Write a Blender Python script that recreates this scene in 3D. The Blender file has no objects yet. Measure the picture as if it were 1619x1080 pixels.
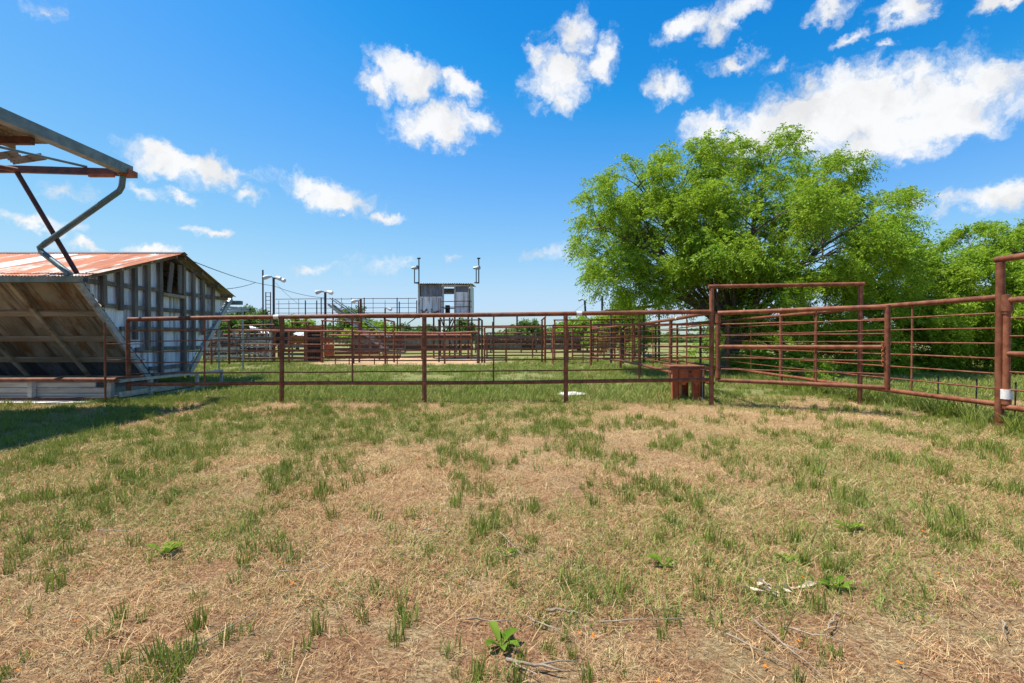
import bpy, math, random
import numpy as np
from mathutils import Vector, Matrix
random.seed(7)
rng = np.random.default_rng(11)
S = bpy.context.scene
C = S.collection
R = math.radians

# ---------------------------------------------------------------- camera
CAM_H, FPX, CX, HY = 1.25, 810.0, 809.5, 533.0       # eye height; focal length and horizon in photograph pixels
cd = bpy.data.cameras.new('camera'); cd.sensor_width = 36.0; cd.lens = FPX / 1619 * 36
cd.clip_start = 0.05; cd.clip_end = 5000
cam = bpy.data.objects.new('camera', cd); C.objects.link(cam)
cam.location = (0, 0, CAM_H)
cam.rotation_euler = (R(90) - math.atan(7 / FPX), 0, 0)
S.camera = cam

# ---------------------------------------------------------------- sky, clouds, sun
SUN_FROM = Vector((-2.1, 0.10, 4.58)).normalized()
world = bpy.data.worlds.new('World'); S.world = world; world.use_nodes = True
wt = world.node_tree; wt.nodes.clear()
def wn(t, **k):
    n = wt.nodes.new(t)
    for a, b in k.items(): setattr(n, a, b)
    return n
def wl(a, b): wt.links.new(a, b)
def wmath(op, a, b=None, clamp=False):
    n = wn('ShaderNodeMath', operation=op, use_clamp=clamp)
    for i, v in enumerate((a, b)):
        if v is None: continue
        if isinstance(v, (int, float)): n.inputs[i].default_value = v
        else: wl(v, n.inputs[i])
    return n.outputs[0]
wout = wn('ShaderNodeOutputWorld'); wbg = wn('ShaderNodeBackground'); wbg.inputs['Strength'].default_value = 0.105
wl(wbg.outputs[0], wout.inputs[0])
sky = wn('ShaderNodeTexSky', sky_type='NISHITA'); sky.sun_disc = False
sky.sun_elevation = math.asin(SUN_FROM.z); sky.sun_rotation = math.atan2(SUN_FROM.x, SUN_FROM.y)
sky.air_density = 1.15; sky.dust_density = 0.55; sky.ozone_density = 2.2; sky.altitude = 150
hsv = wn('ShaderNodeHueSaturation'); hsv.inputs['Saturation'].default_value = 1.32; hsv.inputs['Value'].default_value = 1.12
hsv.inputs['Hue'].default_value = 0.492
wl(sky.outputs[0], hsv.inputs['Color'])
# colour response of the photograph: deeper azure overhead, pale blue (not yellow) at the horizon
gin = wn('ShaderNodeVectorMath', operation='SCALE'); gin.inputs['Scale'].default_value = .114; wl(hsv.outputs[0], gin.inputs[0])
cv = wn('ShaderNodeRGBCurve'); wl(gin.outputs[0], cv.inputs['Color'])
for ci_, pts_ in enumerate((((0, 0), (.080, .020), (.10, .062), (.137, .135), (.24, .27), (.389, .41), (.577, .52), (1, .62)),
                            ((0, 0), (.25, .285), (.274, .33), (.364, .445), (.485, .575), (.613, .675), (.757, .745), (1, .80)),
                            ((0, 0), (.52, .79), (.569, .86), (.665, .955), (.75, .965), (1, .97)))):
    c_ = cv.mapping.curves[ci_]
    while len(c_.points) > 2: c_.points.remove(c_.points[1])
    c_.points[0].location = pts_[0]; c_.points[-1].location = pts_[-1]
    for q_ in pts_[1:-1]: c_.points.new(*q_)
cv.mapping.update()
gout = wn('ShaderNodeVectorMath', operation='SCALE'); gout.inputs['Scale'].default_value = 5.94; wl(cv.outputs[0], gout.inputs[0])
tc = wn('ShaderNodeTexCoord')
# ragged edges: push the view direction about with noise before looking the cloud puffs up
nz = wn('ShaderNodeTexNoise'); nz.inputs['Scale'].default_value = 16; nz.inputs['Detail'].default_value = 6; nz.inputs['Roughness'].default_value = .62
wl(tc.outputs['Generated'], nz.inputs['Vector'])
sub = wn('ShaderNodeVectorMath', operation='SUBTRACT'); wl(nz.outputs['Color'], sub.inputs[0]); sub.inputs[1].default_value = (.5, .5, .5)
scl = wn('ShaderNodeVectorMath', operation='SCALE'); wl(sub.outputs[0], scl.inputs[0]); scl.inputs['Scale'].default_value = .085
addv = wn('ShaderNodeVectorMath', operation='ADD'); wl(tc.outputs['Generated'], addv.inputs[0]); wl(scl.outputs[0], addv.inputs[1])
CLOUDS = [  # (x, y, half width, half height, tilt deg, weight) of each puff in photograph pixels, read as sky directions
 (1330,180,180,75,0,1.15),(1230,205,130,50,0,1.05),(1450,195,150,55,0,1.1),(1500,155,95,50,0,1.0),(1390,225,120,45,0,1.0),(1130,200,60,30,0,.8),
 (650,125,70,36,-8,1.0),(600,140,42,34,20,.95),(735,142,48,26,-10,.95),(690,200,85,40,0,1.05),(755,195,45,26,0,.75),
 (885,125,68,52,0,1.0),(905,55,42,36,0,.85),(945,100,36,48,0,.8),(860,85,35,28,0,.7),(885,165,34,28,0,.9),
 (1085,45,48,26,20,.9),(1140,35,34,44,-20,.8),(1175,8,46,22,0,.85),(1055,140,46,28,-15,.75),(1165,102,42,20,10,.75),(1220,112,30,18,0,.55),
 (1425,12,48,26,0,.9),(1325,4,42,20,0,.8),(1590,4,46,18,0,.9),(1350,60,24,12,0,.6),(1400,72,24,10,0,.55),
 (295,262,100,34,0,1.05),(235,298,40,16,0,.6),(525,308,85,30,-14,.9),(545,325,45,20,0,.85),(612,345,42,13,0,.9),(385,310,36,16,0,.65),
 (335,370,32,14,0,.9),(58,355,55,16,0,.8),(130,386,36,13,0,.8),(240,394,48,13,0,.8),(75,22,30,28,0,.55),(90,295,40,22,0,.5),(295,308,18,10,0,.6),
 (1572,310,70,28,0,.85),(1450,315,22,12,0,.5),(500,426,60,13,0,.55),(605,415,60,20,0,.5),(870,400,80,16,0,.5),(715,407,20,10,0,.5)]
acc = None
for (x, y, rx, ry, tl, wgt) in CLOUDS:
    v = Vector(((x - CX) / FPX, 1, (HY - y) / FPX)); ln = v.length; v.normalize()
    m = wn('ShaderNodeMapping', vector_type='TEXTURE')
    m.inputs['Location'].default_value = v
    m.inputs['Rotation'].default_value = (0, R(-tl), 0)
    m.inputs['Scale'].default_value = (1.12 * rx / FPX / ln, 1.0, 1.12 * ry / FPX / ln)
    wl(addv.outputs[0], m.inputs['Vector'])
    g = wn('ShaderNodeTexGradient', gradient_type='SPHERICAL'); wl(m.outputs[0], g.inputs[0])
    t = wmath('MULTIPLY', g.outputs['Fac'], wgt)
    acc = t if acc is None else wmath('MAXIMUM', acc, t)
# the same scattered cumulus over the rest of the sky, behind and beside the camera
nb = wn('ShaderNodeTexNoise'); nb.inputs['Scale'].default_value = 4.2; nb.inputs['Detail'].default_value = 3
wl(addv.outputs[0], nb.inputs['Vector'])
sepw = wn('ShaderNodeSeparateXYZ'); wl(tc.outputs['Generated'], sepw.inputs[0])
rest = wmath('MULTIPLY', wmath('SUBTRACT', .55, sepw.outputs[1], True), 2.4, True)
acc = wmath('MAXIMUM', acc, wmath('MULTIPLY', wmath('MULTIPLY', wmath('SUBTRACT', nb.outputs['Fac'], .55, True), 5.0), rest))
nf = wn('ShaderNodeTexNoise'); nf.inputs['Scale'].default_value = 30; nf.inputs['Detail'].default_value = 7; nf.inputs['Roughness'].default_value = .6
wl(addv.outputs[0], nf.inputs['Vector'])
dens = wmath('ADD', acc, wmath('MULTIPLY', wmath('SUBTRACT', nf.outputs['Fac'], .5), 1.15))
mr = wn('ShaderNodeMapRange', interpolation_type='SMOOTHSTEP'); wl(dens, mr.inputs[0])
mr.inputs[1].default_value = .12; mr.inputs[2].default_value = .74
cover = wmath('MULTIPLY', wmath('MULTIPLY', mr.outputs[0], wmath('MULTIPLY', acc, 8.0, True)), .97)
body = wn('ShaderNodeMix', data_type='RGBA')            # thin cloud is a little bluer than thick cloud
wl(mr.outputs[0], body.inputs[0]); body.inputs[6].default_value = (4.8, 5.3, 5.88, 1); body.inputs[7].default_value = (5.84, 5.88, 5.92, 1)
mixw = wn('ShaderNodeMix', data_type='RGBA'); wl(cover, mixw.inputs[0]); wl(gout.outputs[0], mixw.inputs[6]); wl(body.outputs[2], mixw.inputs[7])
bill = wn('ShaderNodeTexNoise'); bill.inputs['Scale'].default_value = 13; bill.inputs['Detail'].default_value = 5; wl(addv.outputs[0], bill.inputs['Vector'])
bm = wn('ShaderNodeMapRange', interpolation_type='SMOOTHSTEP'); wl(bill.outputs['Fac'], bm.inputs[0]); bm.inputs[1].default_value = .42; bm.inputs[2].default_value = .66; bm.inputs[3].default_value = 1.0; bm.inputs[4].default_value = .84
bs = wn('ShaderNodeVectorMath', operation='SCALE'); wl(body.outputs[2], bs.inputs[0]); wl(bm.outputs[0], bs.inputs['Scale']); wl(bs.outputs[0], mixw.inputs[7])     # greyer billows inside thick cloud
wl(mixw.outputs[2], wbg.inputs['Color'])

sd = bpy.data.lights.new('sun', 'SUN'); sd.energy = 5.0; sd.angle = R(.53); sd.color = (1, .955, .88)
sun = bpy.data.objects.new('sun', sd); C.objects.link(sun)
sun.rotation_euler = (-SUN_FROM).to_track_quat('-Z', 'Y').to_euler(); sun.location = SUN_FROM * 60

S.view_settings.view_transform = 'Standard'; S.view_settings.look = 'None'
S.view_settings.exposure = 0.68; S.view_settings.gamma = 1.0; S.view_settings.use_curve_mapping = False
S.cycles.max_bounces = 8; S.cycles.transparent_max_bounces = 8

# ---------------------------------------------------------------- helpers
def P(px, py, D): return Vector(((px - CX) / FPX * D, D, CAM_H + (HY - py) / FPX * D))
def XD(px, D): return (px - CX) / FPX * D
def ZD(py, D): return CAM_H + (HY - py) / FPX * D

def gz(x, y):
    x = np.asarray(x, float); y = np.asarray(y, float)
    h = .018 * np.sin(.9 * x + 1.3) * np.cos(.7 * y + .4) + .012 * np.sin(2.1 * x - 1.1 * y) + .008 * np.sin(3.7 * y + 1.9 * x + 2)
    h = h + .006 * np.sin(7.3 * x + 2.2 * y) * np.sin(6.1 * y - 3.1 * x)
    d = np.hypot(x, y)
    return h * np.clip(1.4 - d / 60, .25, 1)

def nd(nt, t, **k):
    n = nt.nodes.new(t)
    for a, b in k.items(): setattr(n, a, b)
    return n
def new_mat(name):
    m = bpy.data.materials.new(name); m.use_nodes = True
    nt = m.node_tree; b = nt.nodes['Principled BSDF']
    return m, nt, b
def world_pos(nt, stretch=(1, 1, 1), obj=False):
    if obj: src = nd(nt, 'ShaderNodeTexCoord').outputs['Object']
    else: src = nd(nt, 'ShaderNodeNewGeometry').outputs['Position']
    mp = nd(nt, 'ShaderNodeMapping'); mp.inputs['Scale'].default_value = stretch
    nt.links.new(src, mp.inputs[0]); return mp.outputs[0]
def noise(nt, vec, scale, detail=4, rough=.55, dist=0):
    n = nd(nt, 'ShaderNodeTexNoise'); n.inputs['Scale'].default_value = scale; n.inputs['Detail'].default_value = detail
    n.inputs['Roughness'].default_value = rough; n.inputs['Distortion'].default_value = dist
    nt.links.new(vec, n.inputs['Vector']); return n.outputs['Fac']
def ramp(nt, fac, lo, hi):
    n = nd(nt, 'ShaderNodeMapRange', interpolation_type='SMOOTHSTEP')
    nt.links.new(fac, n.inputs[0]); n.inputs[1].default_value = lo; n.inputs[2].default_value = hi
    return n.outputs[0]
def mixc(nt, fac, a, b):
    n = nd(nt, 'ShaderNodeMix', data_type='RGBA')
    for i, v in ((0, fac), (6, a), (7, b)):
        if isinstance(v, (int, float)): n.inputs[i].default_value = v
        elif isinstance(v, tuple): n.inputs[i].default_value = (*v, 1)
        else: nt.links.new(v, n.inputs[i])
    return n.outputs[2]
def mth(nt, op, a, b=None, clamp=False):
    n = nd(nt, 'ShaderNodeMath', operation=op, use_clamp=clamp)
    for i, v in enumerate((a, b)):
        if v is None: continue
        if isinstance(v, (int, float)): n.inputs[i].default_value = v
        else: nt.links.new(v, n.inputs[i])
    return n.outputs[0]
def wm(name, c1, c2, scale=6, rough=.7, metal=0, c3=None, s3=2.5, t3=(.5, .62), stretch=(1, 1, 1), bump=.25, bscale=None, spec=.4, lo=.35, hi=.65):
    """weathered surface: two tones by noise, patches of a third, fine relief"""
    m, nt, b = new_mat(name); v = world_pos(nt, stretch)
    col = mixc(nt, ramp(nt, noise(nt, v, scale, 6, .6), lo, hi), c1, c2)
    if c3: col = mixc(nt, ramp(nt, noise(nt, v, s3, 7, .65), *t3), col, c3)
    rv = nd(nt, 'ShaderNodeObjectInfo'); k = nd(nt, 'ShaderNodeHueSaturation')
    nt.links.new(mth(nt, 'ADD', mth(nt, 'MULTIPLY', rv.outputs['Random'], .3), .85), k.inputs['Value']); nt.links.new(col, k.inputs['Color'])
    nt.links.new(k.outputs[0], b.inputs['Base Color'])
    b.inputs['Roughness'].default_value = rough; b.inputs['Metallic'].default_value = metal; b.inputs['Specular IOR Level'].default_value = spec
    if bump:
        bp = nd(nt, 'ShaderNodeBump'); bp.inputs['Strength'].default_value = bump; bp.inputs['Distance'].default_value = .01
        nt.links.new(noise(nt, v, bscale or scale * 6, 5, .6), bp.inputs['Height']); nt.links.new(bp.outputs[0], b.inputs['Normal'])
    return m

M = {}
M['rust_pipe'] = wm('rust_pipe', (.15, .043, .017), (.245, .09, .042), 9, .6, 0, (.10, .030, .018), 3.5, (.55, .72), bump=.35, bscale=90, spec=.3)
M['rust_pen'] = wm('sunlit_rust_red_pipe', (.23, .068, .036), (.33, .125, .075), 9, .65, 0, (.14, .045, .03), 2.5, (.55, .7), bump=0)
M['rust_bright'] = wm('rust_bright', (.31, .070, .022), (.40, .115, .038), 9, .6, 0, (.15, .04, .022), 4, (.55, .7), bump=.35, bscale=80)
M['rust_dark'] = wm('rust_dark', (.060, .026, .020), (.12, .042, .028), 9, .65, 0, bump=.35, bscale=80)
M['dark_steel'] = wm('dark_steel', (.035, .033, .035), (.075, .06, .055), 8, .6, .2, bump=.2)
M['galv'] = wm('galvanised_metal', (.26, .30, .33), (.36, .40, .42), 10, .45, .55, (.17, .20, .19), 3, (.55, .7), bump=.1)
M['gutter'] = wm('green_grey_gutter_metal', (.13, .165, .15), (.20, .235, .215), 6, .5, .35, (.22, .09, .04), 2.6, (.62, .75), bump=.15)
M['downspout'] = wm('blue_grey_downspout_metal', (.10, .17, .19), (.17, .22, .225), 5, .45, .3, (.16, .10, .06), 4, (.62, .75), bump=.15)
M['sheet_white'] = wm('pale_corrugated_metal', (.68, .71, .76), (.84, .86, .89), 5, .55, 0, (.26, .20, .15), 3.2, (.60, .74), stretch=(1, 1, .35), bump=.1)
M['sheet_brown'] = wm('rust_stained_corrugated_metal', (.28, .23, .16), (.40, .34, .25), 3.5, .65, .1, (.23, .125, .055), 2.2, (.47, .62), stretch=(1, .5, .5), bump=.1)
def add_streaks(key, stretch, scale, col, lo, hi):
    m = M[key]; nt = m.node_tree; b = nt.nodes['Principled BSDF']; src = b.inputs['Base Color'].links[0].from_socket
    f = ramp(nt, noise(nt, world_pos(nt, stretch), scale, 3, .5), lo, hi); nt.links.new(mixc(nt, mth(nt, 'MULTIPLY', f, .8), src, col), b.inputs['Base Color'])
add_streaks('sheet_white', (1, 1, .04), 10, (.21, .22, .24), .52, .64)      # stain streaks painted to imitate light and shade on the ribs
add_streaks('sheet_brown', (1, .05, .05), 8.5, (.12, .085, .055), .50, .64)  # dark stain streaks down the slope imitate shading of the corrugation
M['sheet_grey'] = wm('dark_grey_corrugated_metal', (.115, .12, .13), (.18, .185, .19), 3.5, .6, .2, (.16, .11, .07), 2.6, (.55, .7), bump=.1)
add_streaks('sheet_grey', (1, .05, .05), 8.5, (.05, .05, .05), .5, .64)  # same painted rib shading on the grey sheets
M['roof_rust'] = wm('rusted_roofing', (.37, .105, .035), (.46, .155, .06), 5, .65, .05, (.62, .55, .48), 1.35, (.50, .60), stretch=(1.6, .22, 1), bump=.1)
M['roof_white'] = wm('white_roofing', (.70, .70, .69), (.8, .8, .8), 4, .5, 0, (.45, .40, .36), 5, (.6, .75), bump=.1)
M['wood'] = wm('weathered_grey_wood', (.11, .092, .076), (.21, .18, .15), 5, .85, 0, (.10, .075, .06), 4, (.58, .74), stretch=(1, 1, .18), bump=.5, bscale=40)
M['wood_flat'] = wm('weathered_tan_boards', (.25, .19, .125), (.40, .32, .22), 4, .85, 0, (.17, .10, .055), 3, (.54, .68), stretch=(.18, 1, 1), bump=.5, bscale=40)
M['wood_pale'] = wm('pale_grey_boards', (.36, .33, .29), (.52, .49, .44), 5, .85, 0, (.20, .15, .11), 3, (.56, .7), stretch=(.2, 1, 1.5), bump=.4, bscale=40)
M['black'] = wm('near_black', (.016, .016, .018), (.04, .036, .036), 6, .7, 0, bump=.2)
M['concrete'] = wm('pale_concrete', (.52, .49, .43), (.66, .62, .56), 5, .9, 0, (.38, .29, .21), 2, (.58, .72), bump=.4)
M['tower_wall'] = wm('flaking_white_metal', (.70, .68, .65), (.86, .84, .81), 4, .7, 0, (.42, .36, .31), 3, (.56, .70), stretch=(1, 1, .3), bump=.1)
M['tower_dark'] = wm('bare_grey_metal', (.14, .15, .175), (.25, .26, .285), 6, .6, .15, (.40, .38, .36), 4, (.58, .72), stretch=(1, 1, .3), bump=.1)
add_streaks('tower_wall', (1, 1, .06), 7, (.34, .30, .27), .54, .68)
M['bark'] = wm('bark', (.075, .058, .045), (.15, .125, .10), 9, .95, 0, bump=.8, bscale=35)
M['twig'] = wm('grey_twig', (.20, .155, .11), (.34, .275, .20), 20, .9, 0, bump=.3, bscale=120)
M['lamp_white'] = wm('white_lamp_enamel', (.46, .48, .50), (.60, .61, .63), 12, .5, 0, bump=0)
M['tape'] = wm('white_tape', (.62, .58, .54), (.74, .70, .66), 30, .6, 0, bump=0)
M['cable'] = wm('black_cable', (.02, .02, .02), (.035, .035, .035), 6, .6, 0, bump=0)

def leaf_mat(name, c1, c2, c3, trans=.42):
    m, nt, b = new_mat(name); nt.nodes.remove(b); out = nt.nodes['Material Output']
    at = nd(nt, 'ShaderNodeAttribute', attribute_name='tint')
    col = mixc(nt, at.outputs['Fac'], c1, c2)
    col = mixc(nt, ramp(nt, noise(nt, world_pos(nt), .8, 3), .45, .7), col, c3)
    d = nd(nt, 'ShaderNodeBsdfDiffuse'); t = nd(nt, 'ShaderNodeBsdfTranslucent'); g = nd(nt, 'ShaderNodeBsdfGlossy'); g.inputs['Roughness'].default_value = .45
    warm = nd(nt, 'ShaderNodeHueSaturation'); warm.inputs['Hue'].default_value = .488; warm.inputs['Value'].default_value = 1.3
    nt.links.new(col, warm.inputs['Color'])
    nt.links.new(col, d.inputs[0]); nt.links.new(warm.outputs[0], t.inputs[0]); g.inputs[0].default_value = (.9, .95, .9, 1)
    a = nd(nt, 'ShaderNodeMixShader'); a.inputs[0].default_value = trans; nt.links.new(d.outputs[0], a.inputs[1]); nt.links.new(t.outputs[0], a.inputs[2])
    e = nd(nt, 'ShaderNodeMixShader'); e.inputs[0].default_value = .012; nt.links.new(a.outputs[0], e.inputs[1]); nt.links.new(g.outputs[0], e.inputs[2])
    nt.links.new(e.outputs[0], out.inputs[0]); return m
M['leaf'] = leaf_mat('mesquite_leaf', (.16, .29, .020), (.31, .43, .030), (.20, .34, .028))
M['leaf_far'] = leaf_mat('distant_leaf', (.085, .16, .035), (.14, .22, .045), (.10, .16, .05))
M['leaf_lime'] = leaf_mat('lime_leaf', (.18, .30, .028), (.25, .38, .04), (.16, .27, .03))

def blade_mat(name, c1, c2, c3, trans=.3):
    m, nt, b = new_mat(name); nt.nodes.remove(b); out = nt.nodes['Material Output']
    oi = nd(nt, 'ShaderNodeObjectInfo'); col = mixc(nt, oi.outputs['Random'], c1, c2)
    at = nd(nt, 'ShaderNodeAttribute', attribute_name='tint'); col = mixc(nt, at.outputs['Fac'], col, c3)
    d = nd(nt, 'ShaderNodeBsdfDiffuse'); t = nd(nt, 'ShaderNodeBsdfTranslucent'); a = nd(nt, 'ShaderNodeMixShader'); a.inputs[0].default_value = trans
    for s in (d, t): nt.links.new(col, s.inputs[0])
    nt.links.new(d.outputs[0], a.inputs[1]); nt.links.new(t.outputs[0], a.inputs[2]); nt.links.new(a.outputs[0], out.inputs[0]); return m
M['blade_green'] = blade_mat('green_blade', (.105, .185, .020), (.19, .275, .036), (.32, .32, .08))
M['blade_lush'] = blade_mat('lush_blade', (.19, .275, .045), (.27, .35, .075), (.36, .37, .13))
M['straw'] = blade_mat('straw', (.53, .39, .185), (.68, .53, .29), (.38, .20, .085), .15)
M['straw_red'] = blade_mat('brown_thatch', (.31, .145, .062), (.48, .27, .125), (.66, .50, .265), .12)
M['straw_pale'] = blade_mat('bleached_husk', (.60, .50, .36), (.68, .58, .43), (.5, .38, .24), .2)
M['flower'] = blade_mat('orange_petal', (.75, .22, .02), (.8, .3, .03), (.7, .18, .02), .2)

def tag(o, label=None, cat=None, group=None, kind=None):
    if label: o['label'] = label
    if cat: o['category'] = cat
    if group: o['group'] = group
    if kind: o['kind'] = kind
    return o
def thing(name, loc, label, cat, group=None):
    e = bpy.data.objects.new(name, None); C.objects.link(e); e.location = loc; e.empty_display_size = .2
    return tag(e, label, cat, group)
def origin(parent):
    o = Vector((0, 0, 0))
    while parent is not None: o = o + parent.location; parent = parent.parent
    return o
def mesh_obj(name, verts, faces, mat, parent=None, smooth=False):
    """vertices in world space; stored relative to the parent's place"""
    off = origin(parent); me = bpy.data.meshes.new(name)
    me.from_pydata([tuple(Vector(v) - off) for v in verts], [], faces); me.update()
    if smooth: me.polygons.foreach_set('use_smooth', [True] * len(me.polygons))
    me.materials.append(mat); o = bpy.data.objects.new(name, me); C.objects.link(o); o.parent = parent
    return o
def tube_geo(pts, rad, n=8, cap=True):
    pts = [Vector(p) for p in pts]; rs = rad if isinstance(rad, (list, tuple)) else [rad] * len(pts)
    V, F = [], []; prev = None
    for i, p in enumerate(pts):
        a = pts[max(i - 1, 0)]; b = pts[min(i + 1, len(pts) - 1)]; d = (b - a).normalized()
        if prev is None:
            up = Vector((0, 0, 1)) if abs(d.z) < .9 else Vector((1, 0, 0)); u = d.cross(up).normalized()
        else: u = (prev - d * prev.dot(d)).normalized()
        prev = u; w = d.cross(u)
        for k in range(n):
            t = 2 * math.pi * k / n; V.append(p + (u * math.cos(t) + w * math.sin(t)) * rs[i])
    for i in range(len(pts) - 1):
        for k in range(n): F.append((i * n + k, i * n + (k + 1) % n, (i + 1) * n + (k + 1) % n, (i + 1) * n + k))
    if cap:
        e = len(V); m_ = (len(pts) - 1) * n; V += V[:n] + V[m_:m_ + n]
        F.append(tuple(e + k for k in range(n - 1, -1, -1))); F.append(tuple(e + n + k for k in range(n)))
    return V, F
def tube(name, pts, rad, mat, parent=None, n=8):
    V, F = tube_geo(pts, rad, n); return mesh_obj(name, V, F, M[mat] if isinstance(mat, str) else mat, parent, True)
def bar_geo(a, b, w, h, up=(0, 0, 1)):
    """rectangular bar from a to b: w across, h along up"""
    a = Vector(a); b = Vector(b); d = (b - a).normalized(); up = Vector(up)
    if abs(d.dot(up)) > .95: up = Vector((0, 1, 0))
    s = d.cross(up).normalized(); u = s.cross(d).normalized()
    V = []
    for p in (a, b):
        for (i, j) in ((-1, -1), (1, -1), (1, 1), (-1, 1)): V.append(p + s * (w / 2 * i) + u * (h / 2 * j))
    return V, [(3, 2, 1, 0), (4, 5, 6, 7), (0, 1, 5, 4), (1, 2, 6, 5), (2, 3, 7, 6), (3, 0, 4, 7)]
def bar(name, a, b, w, h, mat, parent=None, up=(0, 0, 1)):
    V, F = bar_geo(a, b, w, h, up); return mesh_obj(name, V, F, M[mat], parent)
def box(name, lo, hi, mat, parent=None):
    (x0, y0, z0), (x1, y1, z1) = lo, hi
    V = [(x, y, z) for z in (z0, z1) for y in (y0, y1) for x in (x0, x1)]
    return mesh_obj(name, V, [(0, 2, 3, 1), (4, 5, 7, 6), (0, 1, 5, 4), (1, 3, 7, 5), (3, 2, 6, 7), (2, 0, 4, 6)], M[mat], parent)
def merge(parts):
    V, F = [], []
    for v, f in parts:
        o = len(V); V += list(v); F += [tuple(i + o for i in q) for q in f]
    return V, F
def corr(name, o, u, v, nu, mat, parent=None, amp=.009, pitch=.067, nv=1, clip=None):
    """corrugated sheet: corner o, edge u (across the waves), edge v (along the waves)"""
    o, u, v = Vector(o), Vector(u), Vector(v); nrm = u.cross(v).normalized()
    k = max(int(round(u.length / pitch)) * 4, 4); V, F = [], []
    for i in range(k + 1):
        for j in range(nv + 1):
            s = i / k; t = j / nv
            q0, q1 = clip(s) if clip else (0, 1)
            V.append(o + u * s + v * (q0 + (q1 - q0) * t) + nrm * (amp * math.sin(i * math.pi / 2)))
    for i in range(k):
        for j in range(nv): F.append((i * (nv + 1) + j, (i + 1) * (nv + 1) + j, (i + 1) * (nv + 1) + j + 1, i * (nv + 1) + j + 1))
    ob = mesh_obj(name, V, F, M[mat], parent, True)
    return ob
def wob(a, b, k, j):
    a, b = Vector(a), Vector(b); out = []
    for i in range(k + 1):
        t = i / k; p = a.lerp(b, t)
        if 0 < i < k: p = p + Vector((random.uniform(-j, j), random.uniform(-j, j), random.uniform(-j, j)))
        out.append(p)
    return out

def pipe_fence(name, label, pts, nrod, posts=None, stays=(), rp=.036, rt=.036, rb=.03, rr=.012, mat='rust_pipe', cat='fence', group=None, bottom=True, jit=.006, extra_top=0.0, weld=None, rods=None):
    """pts: (x, y, z of top rail, z of bottom rail). posts: indices that carry a post (None: all). stays: (segment, t)"""
    root = thing(name, (pts[0][0], pts[0][1], 0), label, cat, group)
    top = [Vector((p[0], p[1], p[2])) for p in pts]; bot = [Vector((p[0], p[1], p[3])) for p in pts]
    for i in (range(len(pts)) if posts is None else posts):
        p = pts[i]; lean = Vector((random.uniform(-.012, .012), random.uniform(-.012, .012), 0))
        tube('post', [(p[0], p[1], -.25), Vector((p[0], p[1], p[2] + extra_top - .01)) + lean], rp, mat, root, 10)
    def poly(f):
        out = []
        for i in range(len(pts) - 1):
            a = bot[i].lerp(top[i], f); b = bot[i + 1].lerp(top[i + 1], f); k = max(2, int((b - a).length / .9))
            seg = wob(a, b, k, jit); out += seg if i == 0 else seg[1:]
        return out
    tr_ = tube('top_rail', [p + Vector((0, 0, .01)) for p in poly(1)], rt, mat, root, 10)
    if bottom: tube('bottom_rail', poly(0), rb, mat, root, 10)
    for f in (rods if rods else [k / (nrod + 1) for k in range(1, nrod + 1)]): tube('rod', poly(f), rr, mat, root, 6)
    for (i, t) in stays:
        a = bot[i].lerp(bot[i + 1], t); b = top[i].lerp(top[i + 1], t); tube('stay', [a, b + Vector((random.uniform(-.02, .02), 0, 0))], rr * 1.15, mat, root, 6)
    if weld:
        for (i, t) in weld:
            a = top[i].lerp(top[i + 1], t); d = (top[i + 1] - top[i]).normalized(); tube('tape', [a - d * .05 + Vector((0, 0, .01)), a + d * .05 + Vector((0, 0, .01))], rt + .004, 'tape', tr_, 10)
    return root

# ---------------------------------------------------------------- ground
def axis(lim, fine, step, grow):
    a = [0.0]; s = step
    while a[-1] < lim:
        if a[-1] > fine: s *= grow
        a.append(a[-1] + s)
    return a
ax = axis(1500, 14, .25, 1.16); xs = sorted({-v for v in ax} | set(ax)); ay = axis(1500, 24, .25, 1.16); ys = sorted({-v for v in axis(40, 3, .6, 1.4)} | set(ay))
GX, GY = np.meshgrid(np.array(xs), np.array(ys)); GZ = gz(GX, GY)
nx, ny = len(xs), len(ys)
me = bpy.data.meshes.new('ground')
idx = np.arange(nx * ny).reshape(ny, nx)
F = np.stack([idx[:-1, :-1], idx[:-1, 1:], idx[1:, 1:], idx[1:, :-1]], -1).reshape(-1, 4)
me.from_pydata(np.stack([GX, GY, GZ], -1).reshape(-1, 3).tolist(), [], F.tolist()); me.update()
me.polygons.foreach_set('use_smooth', [True] * len(me.polygons))
ground = bpy.data.objects.new('ground', me); C.objects.link(ground)
tag(ground, 'dry straw-brown pasture ground with patches of short green grass', kind='structure')
m, nt, b = new_mat('pasture_soil'); pos = world_pos(nt)
sep = nd(nt, 'ShaderNodeSeparateXYZ'); nt.links.new(nd(nt, 'ShaderNodeNewGeometry').outputs['Position'], sep.inputs[0])
fib = world_pos(nt, (1.0, 1.6, 1))
big = noise(nt, pos, .55, 4); mid = noise(nt, pos, 2.6, 5, .65); fine = noise(nt, fib, 38, 7, .72, 1.2)
straw = mixc(nt, ramp(nt, fine, .40, .62), (.27, .16, .075), (.55, .42, .22))
soil = mixc(nt, ramp(nt, fine, .38, .64), (.20, .09, .042), (.50, .30, .155))
col = mixc(nt, ramp(nt, mid, .42, .60), soil, straw)
col = mixc(nt, mth(nt, 'MULTIPLY', ramp(nt, noise(nt, pos, 1.3, 5, .6), .52, .66), .5), col, (.19, .095, .05))
far_w = nd(nt, 'ShaderNodeMapRange'); nt.links.new(sep.outputs[1], far_w.inputs[0]); far_w.inputs[1].default_value = 3.2; far_w.inputs[2].default_value = 6.5
col = mixc(nt, mth(nt, 'MULTIPLY', far_w.outputs[0], .55), col, straw)
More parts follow.
